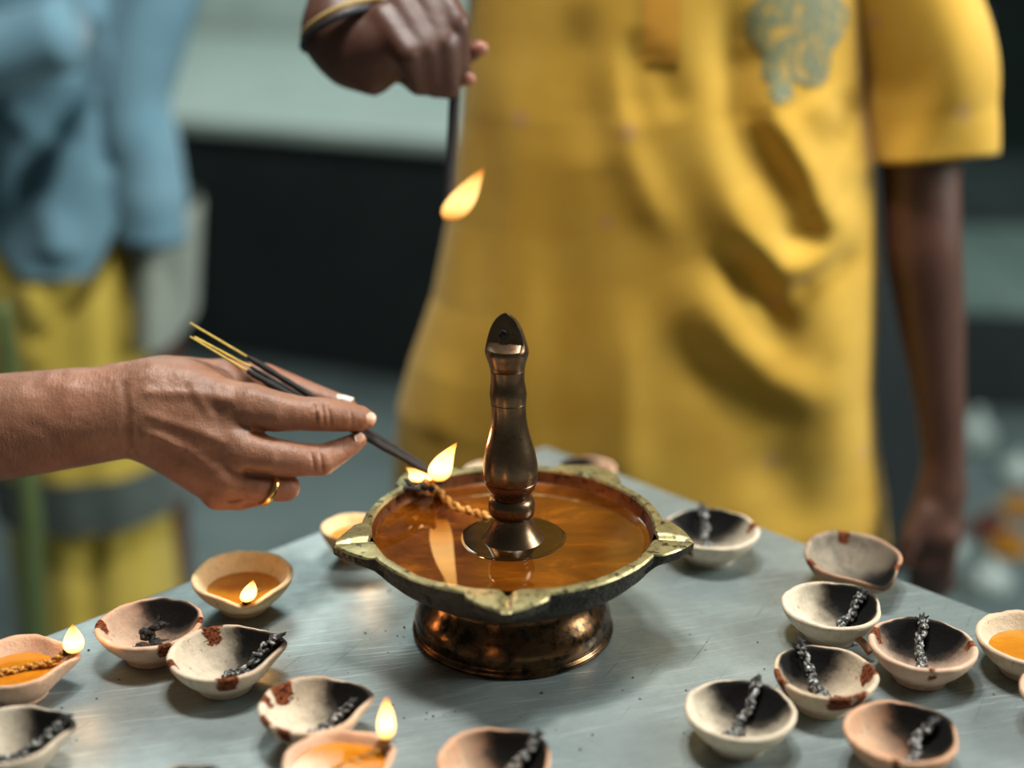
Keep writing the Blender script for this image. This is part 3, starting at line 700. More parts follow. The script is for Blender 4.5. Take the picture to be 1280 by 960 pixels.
# oil
mm = 200; aa = np.arange(mm)*2*PI/mm; radii = [0.001, 0.02, 0.04, 0.06, 0.08, 0.095, 0.0995, 0.1012]
vs = [(r*math.cos(a), r*math.sin(a), OILZ+(0.0009 if i == 7 else (0.0002 if i == 6 else 0))) for i, r in enumerate(radii) for a in aa]
oil = link('oil', meshd('oil', vs, grid_faces(len(radii), mm)), M_OIL, lamp); oil['label'] = 'amber brown oil filling the bowl'
fr = [0.001, 0.02, 0.030, 0.035, 0.0375, 0.0388]  # dark disc: flange under the oil plus the column's reflection painted in its colour
vs = [(r*math.cos(a)*(1+0.02*math.sin(3*a+1)), r*math.sin(a)*(1+0.02*math.sin(2*a)), OILZ+(0.0004 if i < 5 else 0.0)) for i, r in enumerate(fr) for a in aa]
fo = link('flange_reflection', meshd('flange_reflection', vs, grid_faces(len(fr), mm)), oil_mat('flange_reflection_dark', (0.012, 0.0045, 0.001), (0.022, 0.008, 0.0015), (0.05, 0.017, 0.0025), 30, 0.03), lamp); fo['label'] = 'dark disc round the column, flange and painted reflection in the oil'
# column: (row, half width) of its outline measured along the axis
prof_px = [(694, 45), (684, 44.5), (677, 43), (672, 40), (665, 33.5), (656, 28), (648, 24.5), (643.5, 23.5), (643, 26), (640, 28.6), (635, 29.4), (629, 29.4), (624, 28.2), (620.5, 25.5),
           (619.5, 23.5), (617, 24), (613, 27), (608, 30.5), (603, 32.4), (600, 33.1), (599.3, 32.5), (598.6, 33.3), (593, 34.2), (586, 34.5), (578, 34), (566, 32), (556, 29.4), (546, 26.6), (536, 24.2), (526, 22.6), (516, 21.8), (508, 21.8),
           (503.4, 22.3), (502.8, 21.7), (502.2, 22.4), (496, 23.2), (490, 23.4), (484, 22.4), (476, 21.2), (468, 21.2), (462, 21.9), (461.4, 21.3), (460.8, 22), (454, 23.3), (447, 25.6), (442, 27.3), (438.5, 27.8), (434, 26.8), (428, 25.4), (420, 23.3), (412, 20.6), (404, 16.6), (398, 12), (393.5, 6.5), (391, 1.5)]
prof = []
for v_, hw in prof_px:
    q = at_y(641, v_, LC[1]); prof.append((hw*float((q-CAM)@FW)/F, q[2]-TZ))
mcol = 72; vs = []; zcut = prof[47][1]
nd = np.array((-0.32, -0.947))
for r, z in prof:
    for j in range(mcol):
        a = 2*PI*j/mcol; x, y = r*math.cos(a), r*math.sin(a)
        if z > zcut:
            dd = x*nd[0]+y*nd[1]; lim = 0.0035-(z-zcut)*0.10
            if dd > lim: x -= (dd-lim)*nd[0]; y -= (dd-lim)*nd[1]
        vs.append((x-(z-0.07)*0.028, y, z))
colm = meshd('column', vs, grid_faces(len(prof), mcol, True, True)); col_o = link('column', colm, M_COLUMN, lamp)
def sharpen(me, deg):
    b_ = bmesh.new(); b_.from_mesh(me)
    for e_ in b_.edges:
        if len(e_.link_faces) == 2 and e_.calc_face_angle(0) > math.radians(deg): e_.smooth = False
    b_.to_mesh(me); b_.free()
sharpen(bowlE.data, 30)
bm = bmesh.new(); bm.from_mesh(colm)
for e in bm.edges:
    if len(e.link_faces) == 2 and e.calc_face_angle(0) > math.radians(38): e.smooth = False
bm.to_mesh(colm); bm.free()
# peg hole in the cut face, its inner shade painted as a black disc
hz = (at_y(627, 417, LC[1])[2]-TZ); lim = 0.0035-(hz-zcut)*0.10
hole = lathe('peg_hole_shade', [(0.0033, -0.0004), (0.0031, 0.0005), (0.0026, 0.0004), (0.0016, 0.0001), (0.0001, 0.0001)], 20, False)
ho = link('peg_hole_shade', hole, M_WICK_BLACK, col_o)
hc = Vector((-(hz-0.07)*0.028+nd[0]*lim-0.0012, nd[1]*lim, hz)); ho.location = hc+Vector((nd[0], nd[1], 0))*0.0006
ho.rotation_euler = Vector((nd[0], nd[1], 0.10)).to_track_quat('Z', 'Y').to_euler(); ho['label'] = 'black disc painting the shade of the peg hole in the cut tip'
# burning wick in the rear left spout
def lampP(u, v, z): q = at_z(u, v, TZ+z); return q-np.array((LC[0], LC[1], TZ))
wpts = [lampP(522, 597, zr+0.004), lampP(535, 605, zr+0.004), lampP(548, 616, OILZ+0.004), lampP(566, 632, OILZ+0.0008), lampP(592, 641, OILZ+0.0002), lampP(612, 648, OILZ)]
v, f = cord_vf(wpts, 0.0026, 50, 5); wk = link('wick', meshd('wick', v, f), M_WICK_OILED, lamp)
hd = []
for k in range(16):
    e = lampP(RNG.uniform(506, 552), RNG.uniform(600, 611), zr+0.002); q = e+np.array((RNG.normal(0, 0.004), RNG.normal(0, 0.004), RNG.uniform(0.001, 0.006)))
    hd.append(tube_vf(smooth_path([e, (e+q)/2+RNG.normal(0, 0.001, 3), q], 6), [0.0026, 0.0030, 0.0026, 0.002, 0.0014, 0.0004], 6))
v, f = join_vf(hd); link('charred_tip', meshd('charred_tip', v, f), M_WICK_BLACK, wk)
fl = link('flame', flame_mesh('flame', 0.050, 0.0095, (0.016, -0.044), -0.004), M_FLAME, lamp); fl.location = lampP(549, 601, zr+0.003); flame_light(fl, (0.016, -0.044, 0.056), 0.06)
fl = link('flame', flame_mesh('flame', 0.012, 0.0100, (-0.010, 0.0), 0.006, flat=0.6), M_FLAME, lamp); fl.location = lampP(524, 602, zr+0.003)
# ------------------------------------------------------------------ the hand with the incense sticks
HZ = 1.085; HS = HZ/F; HO = CAM+HZ*FW
def HP(u, v, w=0.0): return HO+((u-640)*RT-(v-480)*UP-w*FW)*HS
def hb(u, v, w): return (u-640, 480-v, w)
def hand_mesh():
    g = SDF(axis_arr((-1180, -680, 12), (-680, -520, 5), (-520, -160, 2.0)), np.arange(-190, 95, 2.0), axis_arr((-130, 110, 2.2)))
    H = lambda u, v, w, r: (*hb(u, v, w), r)
    arm = (1, 1, 1.2)
    g.chain([H(-520, 585, -20, 74), H(-320, 566, -10, 78), H(-120, 546, -4, 72), H(0, 534, 0, 67), H(100, 521, 0, 62), H(172, 514, -2, 56)], 10, arm)
    g.cone(hb(165, 505, -4), 50, hb(225, 500, -8), 50, 22, (1, 1, 1.25))
    # palm
    for a, b in ((H(196, 490, 2, 40), H(316, 508, 12, 27)), (H(196, 512, 6, 42), H(306, 560, 18, 28)), (H(198, 536, 2, 40), H(292, 597, 12, 25)), (H(200, 550, -4, 34), H(276, 614, 2, 22))):
        g.cone(a[:3], a[3], b[:3], b[3], 18, (1, 1, 1.15))
    g.cone(hb(215, 540, -30), 40, hb(290, 560, -28), 34, 20)
    g.cone(hb(210, 482, -22), 36, hb(272, 474, -36), 26, 16)
    # thumb, far side
    g.chain([H(268, 478, -42, 27), H(320, 476, -60, 23), H(378, 495, -60, 17.5), H(412, 506, -52, 15.5), H(430, 511, -46, 12)], 9)
    # index
    g.chain([H(318, 508, 12, 28), H(348, 514, 16, 25.5), H(380, 517, 12, 21.5), H(405, 518, 6, 21.5), H(430, 521, -2, 19), H(448, 523, -8, 16.5), H(457, 524.5, -11, 12.5)], 7)
    # middle
    g.chain([H(306, 562, 18, 27), H(345, 570, 20, 23.5), H(378, 574, 14, 21), H(402, 575, 4, 20), H(424, 564, -8, 15.5), H(440, 555, -14, 12.5), H(447, 551, -17, 10)], 6)
    # ring finger curls under
    g.chain([H(292, 598, 12, 24), H(325, 608, 12, 18.5), H(357, 609, 0, 18), H(352, 606, -28, 15), H(320, 600, -40, 13)], 5)
    # little finger
    g.chain([H(274, 616, 2, 22), H(300, 623, 4, 15), H(318, 620, -8, 14), H(308, 614, -32, 12), H(285, 606, -38, 11)], 5)
    V, Q = g.mesh(); V = relax(V, Q, 2, 0.5); N = vnormals(V, Q)
    front = sstep(0.0, 0.5, N[:, 2]); P = np.stack([V[:, 0]+640, 480-V[:, 1]], 1); disp = np.zeros(len(V))
    def line(pts, amp, w):
        d, t = poly_dist(P, pts); return amp*np.exp(-(d/w)**2)*sstep(0, 0.15, t)*sstep(1, 0.8, t)
    # tendons and veins on the back of the hand, skin folds over the joints
    disp += line([(180, 490), (250, 492), (312, 502)], 2.6, 7)+line([(185, 515), (250, 535), (302, 556)], 2.4, 7)
    disp += line([(185, 538), (212, 546), (245, 562), (285, 592)], 2.2, 7)+line([(245, 470), (258, 500), (280, 530)], 1.8, 6)
    disp += line([(60, 470), (85, 482), (110, 486)], 1.8, 9)+line([(200, 540), (222, 550), (240, 560)], 2.0, 5)
    disp -= line([(275, 500), (285, 545), (275, 590)], 2.6, 13)+line([(318, 535), (335, 541), (352, 542)], 3.0, 6)+line([(308, 588), (330, 592), (350, 594)], 3.0, 5)
    disp -= line([(163, 470), (172, 515), (166, 570)], 2.2, 5)+line([(172, 560), (178, 574), (176, 590)], 2.0, 4)
    for (x0, y0, x1, y1, s) in ((396, 502, 400, 534, 1), (404, 500, 409, 536, 1.2), (412, 504, 416, 534, 0.9), (438, 508, 441, 534, 0.7), (392, 560, 397, 592, 1.0), (402, 558, 406, 592, 1.1), (286, 626, 318, 620, 1.6), (296, 634, 330, 628, 0.9)):
        disp -= line([(x0, y0), ((x0+x1)/2+1.5, (y0+y1)/2), (x1, y1)], 1.5*s, 1.9)
    disp += line([(398, 510), (404, 520), (404, 530)], 1.6, 5)
    disp += 0.5*vnoise(np.c_[V/13], 3)+0.28*vnoise(np.c_[V/5.5], 4)
    V = V+N*(disp*front)[:, None]
    W = HO+HS*(V[:, :1]*RT+V[:, 1:2]*UP-V[:, 2:3]*FW)
    return W, Q[:, ::-1] if np.linalg.det(np.array([RT, UP, -FW])) < 0 else Q
W, Q = hand_mesh()
person_hand = link('person', meshd('person', W, Q), M_SKIN)
tag(person_hand, 'bare brown forearm reaching in from the left, gold-ringed hand holding incense sticks', 'person')
def nail(u, v, w, L, wd, du, nrm, mat, rot=0.0):
    """small curved plate; du = direction along the nail, nrm = outward, in hand axes"""
    du = np.array(du, float); du /= np.linalg.norm(du); nr = np.array(nrm, float); nr -= du*np.dot(nr, du); nr /= np.linalg.norm(nr); sd = np.cross(nr, du)
    vs = []; fs = []; n = 7; k = 7; c = np.array(hb(u, v, w))
    for lay in (0, 1):
        for i in range(n):
            for j in range(k):
                a = (i/(n-1)-0.5)*2; b = (j/(k-1)-0.5)*2; sh = math.sqrt(max(0, 1-abs(b)**3.5*0.55))
                vs.append(c+du*a*L/2*sh+sd*b*wd/2+nr*(-(b*b)*wd*0.28-(a*a)*L*0.05-lay*1.6))
    for i in range(n-1):
        for j in range(k-1):
            q = i*k+j; fs.append((q, q+1, q+k+1, q+k)); q += n*k; fs.append((q, q+k, q+k+1, q+1))
    for j in range(k-1):
        for i in (0, n-1):
            q = i*k+j; fs.append((q, q+1, q+1+n*k, q+n*k))
    for i in range(n-1):
        for j in (0, k-1):
            q = i*k+j; fs.append((q, q+k, q+k+n*k, q+n*k))
    vs = np.array(vs); Wn = HO+HS*(vs[:, :1]*RT+vs[:, 1:2]*UP-vs[:, 2:3]*FW)
    return link('fingernail', meshd('fingernail', Wn, fs), mat, person_hand)
nail(464, 521.5, 2.6, 15, 16, (0.88, -0.25, -0.45), (0.45, 0.25, 0.86), M_NAIL)
nail(450.5, 549.5, -5.0, 13, 13, (0.80, 0.45, -0.35), (0.45, -0.30, 0.85), M_NAIL)
n_ = nail(427, 494.5, -45, 22, 15, (0.95, -0.22, 0.05), (0.10, 0.95, 0.12), M_NAIL_W); n_['label'] = 'pale thumbnail'
# ring
def ring_mesh():
    c = np.array(hb(337, 610, 6)); n = np.array((0.80, -0.38, -0.46)); n /= np.linalg.norm(n)
    a = np.cross(n, (0, 1, 0)); a /= np.linalg.norm(a); b = np.cross(n, a); P = []
    for k in range(48):
        t = 2*PI*k/48; P.append(c+21.5*(math.cos(t)*a+math.sin(t)*b))
    vs = []; k2 = 8
    for i, p in enumerate(P):
        o = (p-c)/21.5
        for j in range(k2):
            q = 2*PI*j/k2; vs.append(p+o*2.0*math.cos(q)+n*4.4*math.sin(q))
    fs = [(i*k2+j, i*k2+(j+1) % k2, ((i+1) % 48)*k2+(j+1) % k2, ((i+1) % 48)*k2+j) for i in range(48) for j in range(k2)]
    vs = np.array(vs); return meshd('finger_ring', HO+HS*(vs[:, :1]*RT+vs[:, 1:2]*UP-vs[:, 2:3]*FW), fs)
link('finger_ring', ring_mesh(), M_GOLD, person_hand)['label'] = 'gold ring on the curled ring finger'
# sleeve at the elbow end, outside the frame
P = smooth_path([HP(-330, 567, -12), HP(-430, 577, -16), HP(-560, 590, -22)], 16)
v, f = tube_vf(P, np.linspace(0.056, 0.066, 16)*(1+0.04*np.sin(np.arange(16)*1.7)), 40); link('shirt_sleeve', meshd('shirt_sleeve', v, f), M_SHAWL, person_hand)
# incense sticks
def incense(tail, join, tip, label, r=0.0017):
    t, j, e = (np.array(x) for x in (tail, join, tip))
    root = empty('incense_stick', tuple(j)); tag(root, label, 'incense stick', 'incense sticks held by the hand with the ring')
    v, f = tube_vf(np.linspace(t-j, np.zeros(3), 8), 0.00085, 8); link('bamboo_end', meshd('bamboo_end', v, f), M_BAMBOO, root)
    s = np.linspace(-0.002, 1, 26)[:, None]; Q_ = (e-j)*s+RNG.normal(0, 0.00012, (26, 3)); rr = r*(1+0.10*RNG.normal(0, 1, 26).clip(-1, 1)); rr[0] *= 0.7; rr[-3:] *= (0.8, 0.65, 0.4)
    v, f = tube_vf(Q_, rr, 10); link('coated_shaft', meshd('coated_shaft', v, f), M_INCENSE, root)
incense(HP(239, 421, 6), HP(309, 464, -3), HP(556, 605, -32), 'lower black incense stick with bright yellow bare end, against the index finger', 0.0026)
incense(HP(243, 421, 0), HP(312, 459, -8), HP(553, 601, -36), 'middle black incense stick, its bare yellow end lying against the lower one')
incense(HP(233, 403, -20), HP(306, 446, -20), HP(549, 598, -40), 'upper black incense stick whose dull yellow end stands apart', 0.0025)

# ------------------------------------------------------------------ man in the yellow kurta
PY = 1.52
def PX(u, v, y=PY): return at_y(u, v, y)
def man_yellow():
    xs = axis_arr((-0.34, -0.24, 0.012), (-0.24, 0.0, 0.0042), (0.0, 0.36, 0.012), (0.36, 0.50, 0.0048), (0.50, 0.56, 0.012))
    ys = axis_arr((1.14, 1.34, 0.0045), (1.34, 1.44, 0.008), (1.44, 1.56, 0.0055), (1.56, 1.72, 0.012))
    zs = axis_arr((-0.02, 0.50, 0.02), (0.50, 0.76, 0.0055), (0.76, 1.10, 0.012), (1.10, 1.30, 0.0045), (1.30, 1.75, 0.012))
    g = SDF(xs, ys, zs)
    cx = 0.165
    g.cone((cx, 1.56, 0.80), 0.115, (cx, 1.56, 1.22), 0.13, 0.05, (0.75, 1, 1))
    g.cone((cx-0.13, 1.56, 1.34), 0.06, (cx+0.14, 1.56, 1.34), 0.06, 0.06)
    g.cone((cx, 1.565, 1.36), 0.06, (cx, 1.55, 1.46), 0.052, 0.03)
    g.cone((cx, 1.53, 1.57), 0.078, (cx, 1.555, 1.63), 0.09, 0.02, (1.1, 0.95, 1)); g.cone((cx, 1.50, 1.50), 0.05, (cx, 1.50, 1.54), 0.055, 0.03)
    g.cone((cx, 1.445, 1.575), 0.012, (cx, 1.43, 1.55), 0.015, 0.012)
    for sx in (-1, 1):
        g.cone((cx+sx*0.082, 1.55, 1.57), 0.012, (cx+sx*0.085, 1.555, 1.60), 0.014, 0.006, (1.6, 1, 1))
        g.chain([(cx+sx*0.09, 1.57, 0.80, 0.085), (cx+sx*0.10, 1.56, 0.46, 0.055), (cx+sx*0.10, 1.58, 0.09, 0.04)], 0.02)
        g.cone((cx+sx*0.10, 1.58, 0.035), 0.035, (cx+sx*0.11, 1.46, 0.025), 0.028, 0.02)
    # hanging left arm
    def c(u, v, hw, y=1.51):
        p = PX(u, v, y); return (*p, hw*float((p-CAM)@FW)/F)
    sh = (cx+0.20, 1.555, 1.35, 0.055)
    g.chain([sh, c(1147, 150, 52, 1.53), c(1151, 230, 48, 1.52), c(1154, 310, 47), c(1164, 400, 41), c(1174, 490, 32, 1.50), c(1180, 570, 26, 1.49), c(1178, 612, 27, 1.485)], 0.02)
    g.cone(c(1177, 612, 26, 1.485)[:3], 0.023, c(1166, 665, 34, 1.475)[:3], 0.031, 0.014, (0.9, 1.25, 1))
    for k, (u0, u1, l) in enumerate(((1149, 1142, 735), (1161, 1158, 748), (1174, 1172, 746), (1188, 1187, 736))):
        g.chain([c(u0, 672, 11.5, 1.472-0.004*k), c((u0+u1)/2-1, 708, 10.5, 1.462), c(u1, l, 8.5, 1.468)], 0.006)
    g.chain([c(1160, 640, 13, 1.465), c(1138, 672, 12, 1.455), c(1130, 706, 9, 1.45)], 0.008)
    # raised right arm and fist
    def d(u, v, hw, zc): return (*at_d(u, v, zc), hw*zc/F)
    g.chain([(cx-0.18, 1.555, 1.35, 0.055), (-0.17, 1.50, 1.40, 0.045), (-0.215, 1.40, 1.385, 0.044), d(426, -60, 44, 1.27), d(428, 0, 41, 1.245), d(424, 40, 42, 1.235)], 0.02)
    g.cone(d(424, 40, 40, 1.235)[:3], 0.028, d(470, 60, 44, 1.225)[:3], 0.031, 0.02)
    g.cone(d(440, 70, 40, 1.235)[:3], 0.026, d(500, 45, 42, 1.225)[:3], 0.029, 0.018)
    for k, (a, b, e) in enumerate((((478, 22), (512, 70), (524, 108)), ((502, 6), (534, 62), (544, 110)), ((528, -6), (556, 54), (562, 112)), ((548, -14), (572, 30), (574, 84)))):
        g.chain([d(*a, 19, 1.205+0.004*k), d(*b, 16.5, 1.192+0.004*k), d(*e, 13.5, 1.215+0.002*k), d(e[0]-14, e[1]-10, 12, 1.235)], 0.0025)
    g.chain([d(500, 70, 20, 1.245), d(545, 80, 17, 1.245), d(580, 70, 14, 1.235), d(598, 60, 11.5, 1.228)], 0.008)   # thumb across to the tip
    g.chain([d(560, 92, 14, 1.235), d(583, 98, 10.5, 1.228)], 0.006)
    g.chain([d(440, 80, 26, 1.225), d(466, 100, 20, 1.222)], 0.012)
    V, Q = g.mesh(); V = relax(V, Q, 2, 0.5); return V, Q
V, Q = man_yellow()
man = link('person', meshd('person', V, Q), M_SKIN_DARK)
tag(man, 'man in yellow kurta standing behind the table, raised hand holding a burning stick', 'person')
for (u, v, zc, r) in ((600, 61, 1.220, 0.0072), (585, 99, 1.221, 0.0065)):
    p = at_d(u, v, zc); bm = bmesh.new(); bmesh.ops.create_uvsphere(bm, u_segments=16, v_segments=10, radius=r); me = bpy.data.meshes.new('fingertip_nail'); bm.to_mesh(me); bm.free()
    o = link('fingernail', me, plain('fingertip_pink', (0.40, 0.16, 0.11), 0.4), man); o.location = p; o.scale = (1, 0.6, 0.9)
# kurta ---------------------------------------------------------------------
def kurta():
    le = [(588, -70), (585, 0), (582, 60), (575, 150), (560, 270), (540, 370), (512, 450), (496, 510), (492, 560), (490, 640)]
    re = [(1078, -70), (1082, 0), (1084, 130), (1096, 200), (1101, 330), (1094, 480), (1099, 560), (1109, 620), (1113, 680), (1115, 720)]
    L = np.array([PX(*p, 1.53) for p in le]); R_ = np.array([PX(*p, 1.53) for p in re])
    zs = np.concatenate([np.linspace(0.59, 1.33, 224), [1.35, 1.37, 1.39, 1.405, 1.415]]); m = 260
    xl = np.interp(zs, L[::-1, 2], L[::-1, 0]); xr = np.interp(zs, R_[::-1, 2], R_[::-1, 0])
    cx = 0.165
    top = zs > 1.26; k = np.clip((zs-1.26)/0.155, 0, 1)
    xl = np.where(top, xl*(1-k**3)+(cx-0.075)*k**3, xl); xr = np.where(top, xr*(1-k**3)+(cx+0.075)*k**3, xr)
    depth = np.interp(zs, [0.65, 0.9, 1.1, 1.3, 1.415], [0.150, 0.142, 0.135, 0.118, 0.075])
    a = np.arange(m)*2*PI/m; ex = 0.95
    cs = np.sign(np.cos(a))*np.abs(np.cos(a))**ex; sn = np.sign(np.sin(a))*np.abs(np.sin(a))**ex
    X = (xl+xr)[:, None]/2+(xr-xl)[:, None]/2*cs; Y = 1.545+depth[:, None]*sn; Z = np.repeat(zs[:, None], m, 1)
    V = np.stack([X, Y, Z], 2).reshape(-1, 3)
    # image-like plan of the folds on the front: (polyline, height, width)
    q = lambda pts: [(lambda p: (p[0], p[2]))(PX(480+x/2, y/2, 1.42)) for x, y in pts]
    P2 = V[:, [0, 2]]; disp = np.zeros(len(V)); front = sstep(0.25, 0.75, -np.tile(sn, len(zs)))
    folds = [([(545, 0), (570, 200), (600, 370), (660, 500), (740, 610)], 0.007, 0.018),
             ([(935, 150), (965, 300), (1060, 430), (1110, 540), (1215, 610)], 0.020, 0.019),
             ([(780, 300), (850, 480), (920, 600), (990, 665), (1070, 670), (1150, 635), (1260, 570)], 0.019, 0.022),
             ([(760, 640), (800, 740), (860, 840), (960, 940), (1060, 990), (1200, 1000)], 0.014, 0.026), ([(1160, 640), (1150, 800), (1140, 1000), (1160, 1300)], 0.014, 0.050),
             ([(1120, 780), (1180, 900), (1190, 1100), (1210, 1300)], 0.008, 0.030),
             ([(600, 700), (600, 1300)], 0.007, 0.022), ([(300, 100), (330, 400), (330, 800), (250, 1150)], 0.008, 0.035),
             ([(850, -80), (872, 130), (900, 280), (970, 410), (1060, 540)], -0.017, 0.021),
             ([(830, 600), (890, 660), (950, 750), (1010, 870)], -0.019, 0.018), ([(990, 750), (1100, 695), (1230, 650)], -0.014, 0.014),
             ([(975, 605), (1040, 595), (1120, 560)], -0.007, 0.013), ([(670, 110), (740, 300)], -0.004, 0.014), ([(630, 60), (618, 320)], -0.005, 0.015),
             ([(500, 0), (505, 200), (520, 420)], -0.008, 0.022), ([(235, 200), (240, 500), (200, 800)], -0.008, 0.02),
             ([(700, 800), (800, 920), (940, 1010), (1080, 1060)], -0.006, 0.028), ([(900, 1100), (1000, 1200), (1060, 1350)], -0.008, 0.03),
             ([(1100, 330), (1160, 350), (1200, 300), (1190, 230)], -0.012, 0.015), ([(1060, 240), (1110, 300), (1190, 380)], 0.008, 0.02),
             ([(430, 400), (460, 900), (430, 1300)], -0.006, 0.03), ([(120, 900), (110, 1150)], 0.008, 0.02)]
    for pts, amp, w in folds:
        d, t = poly_dist(P2, q(pts)); disp += amp*np.exp(-(d/(1.1*w))**2)*sstep(-0.05, 0.35, t)*sstep(1.05, 0.68, t)
    disp += 0.0015*vnoise(np.c_[V[:, 0]*9, V[:, 2]*5, V[:, 1]*3], 11)
    V[:, 1] -= disp*front
    back = 1-front; V[:, 1] += back*0.012*np.sin(V[:, 0]*40+V[:, 2]*3)*(sstep(1.3, 0.8, V[:, 2]))*(np.tile(sn, len(zs)) > 0)
    fs = [f for f in grid_faces(len(zs), m)]
    parts = [(V, fs)]
    # sleeves: tubes with a turned hem
    def sleeve(pts, rad, flat, seed):
        P_ = smooth_path(pts, 36); r = np.interp(np.linspace(0, 1, 36), np.linspace(0, 1, len(rad)), rad); T, N_, B = frames(P_)
        mm = 64; out = []
        for i in range(36):
            for j in range(mm):
                t = 2*PI*j/mm; o = math.cos(t)*N_[i]+math.sin(t)*B[i]; o = o*np.array((1.0, flat, 1.0))
                wv = 1+0.05*math.sin(3*t+seed+i*0.12)+0.035*math.sin(5*t-i*0.2)
                out.append(P_[i]+o*r[i]*wv)
        out = np.array(out); inner_ = out[-mm:]*0+((out[-mm:]-P_[-1])*0.93+P_[-1]-T[-1]*0.003); in2 = (out[-mm:]-P_[-1])*0.9+P_[-1]-T[-1]*0.05
        A_ = np.vstack([out, inner_, in2]); return A_, grid_faces(38, mm)
    hem = PX(1168, 196, 1.52)
    parts.append(sleeve([(0.300, 1.55, 1.335), (0.365, 1.548, 1.29), PX(1158, 60, 1.53), PX(1166, 140, 1.525), hem], [0.06, 0.072, 0.070, 0.066, 0.066], 0.95, 0.4))
    parts.append(sleeve([(0.03, 1.55, 1.335), (-0.04, 1.55, 1.36), (-0.10, 1.53, 1.385), (-0.155, 1.505, 1.40)], [0.06, 0.07, 0.068, 0.066], 1.0, 2.0))
    v, f = join_vf(parts); me = meshd('kurta', v, f); o = link('kurta', me, M_KURTA, man)
    # embroidered motif and placket: pieces of the same surface lifted by a millimetre
    G = V.reshape(len(zs), m, 3)
    def lift(name, test, mat, off=0.0012):
        keep = {}; vs = []; fs2 = []
        sel = np.array([[test(G[i, j]) and math.sin(a[j]) < -0.2 for j in range(m)] for i in range(len(zs))])
        for i in range(len(zs)-1):
            for j in range(m):
                c4 = [(i, j), (i, (j+1) % m), (i+1, (j+1) % m), (i+1, j)]
                if all(sel[c] for c in c4):
                    for c in c4:
                        if c not in keep: keep[c] = len(vs); vs.append(G[c]+np.array((0, -off, 0)))
                    fs2.append(tuple(keep[c] for c in c4))
        return link(name, meshd(name, vs, fs2), mat, man) if fs2 else None
    e0 = PX(1003, 30, 1.42)
    def emb(p):
        dx, dz = (p[0]-e0[0])/0.058, (p[2]-e0[2])/0.072; rr = math.hypot(dx, dz); an = math.atan2(dz, dx)
        p2 = PX(978, 112, 1.42); d2 = math.hypot((p[0]-p2[0])/0.02, (p[2]-p2[2])/0.02)
        return rr < 0.92+0.10*math.cos(6*an) or d2 < 0.8
    o2 = lift('embroidered_motif', emb, M_EMB)
    if o2: o2['label'] = 'grey green embroidered motif on the chest'
    a0 = PX(800, -60, 1.42); a1 = PX(847, 82, 1.42)
    o3 = lift('placket', lambda p: a0[0]-0.002+0.004 < p[0] < a1[0] and p[2] > a1[2], M_PLACKET, 0.002)
    return o
kurta()
# trousers
tr = []
for sx in (-1, 1):
    tr.append(tube_vf(smooth_path([(0.165+sx*0.085, 1.565, 0.84), (0.165+sx*0.10, 1.56, 0.46), (0.165+sx*0.10, 1.58, 0.10)], 24), np.linspace(0.105, 0.075, 24)*(1+0.03*np.sin(np.arange(24))), 32))
v, f = join_vf(tr); link('trousers', meshd('trousers', v, f), M_TROUSER, man)
# wrist threads
def wrist_band(u0, v0, u1, v1, zc, mat, name, r=0.0022):
    a = at_d(u0, v0, zc); b = at_d(u1, v1, zc); c = (a+b)/2; h = (b-a)/2; P_ = [c+h*math.cos(t)-FW*0.043*math.sin(t) for t in np.linspace(0, 2*PI, 41)]
    v, f = tube_vf(P_, r, 8); return link(name, meshd(name, v, f), mat, man)
wrist_band(379, 50, 480, 4, 1.235, plain('yellow_thread', (0.42, 0.28, 0.10), 0.6), 'wrist_thread', 0.0026)['label'] = 'yellow wrist thread'
wrist_band(379, 60, 482, 15, 1.235, plain('black_thread', (0.01, 0.01, 0.015), 0.6), 'wrist_thread', 0.0030)['label'] = 'black wrist thread'
# burning stick in the raised hand
s0, s1 = at_d(573, 20, 1.222), at_d(560, 272, 1.23)
stk = empty('incense_stick', tuple(s0)); tag(stk, 'dark incense stick burning at its lower end, held by the man in yellow', 'incense stick')
v, f = tube_vf(np.linspace(np.zeros(3), s1-s0, 20), 0.0046, 10); link('coated_shaft', meshd('coated_shaft', v, f), M_INCENSE, stk)
fl = link('flame', flame_mesh('flame', 0.046, 0.0135, (0.029, 0.0), -0.002), M_FLAME_SOFT, stk); fl.location = at_d(563, 276, 1.22)-s0

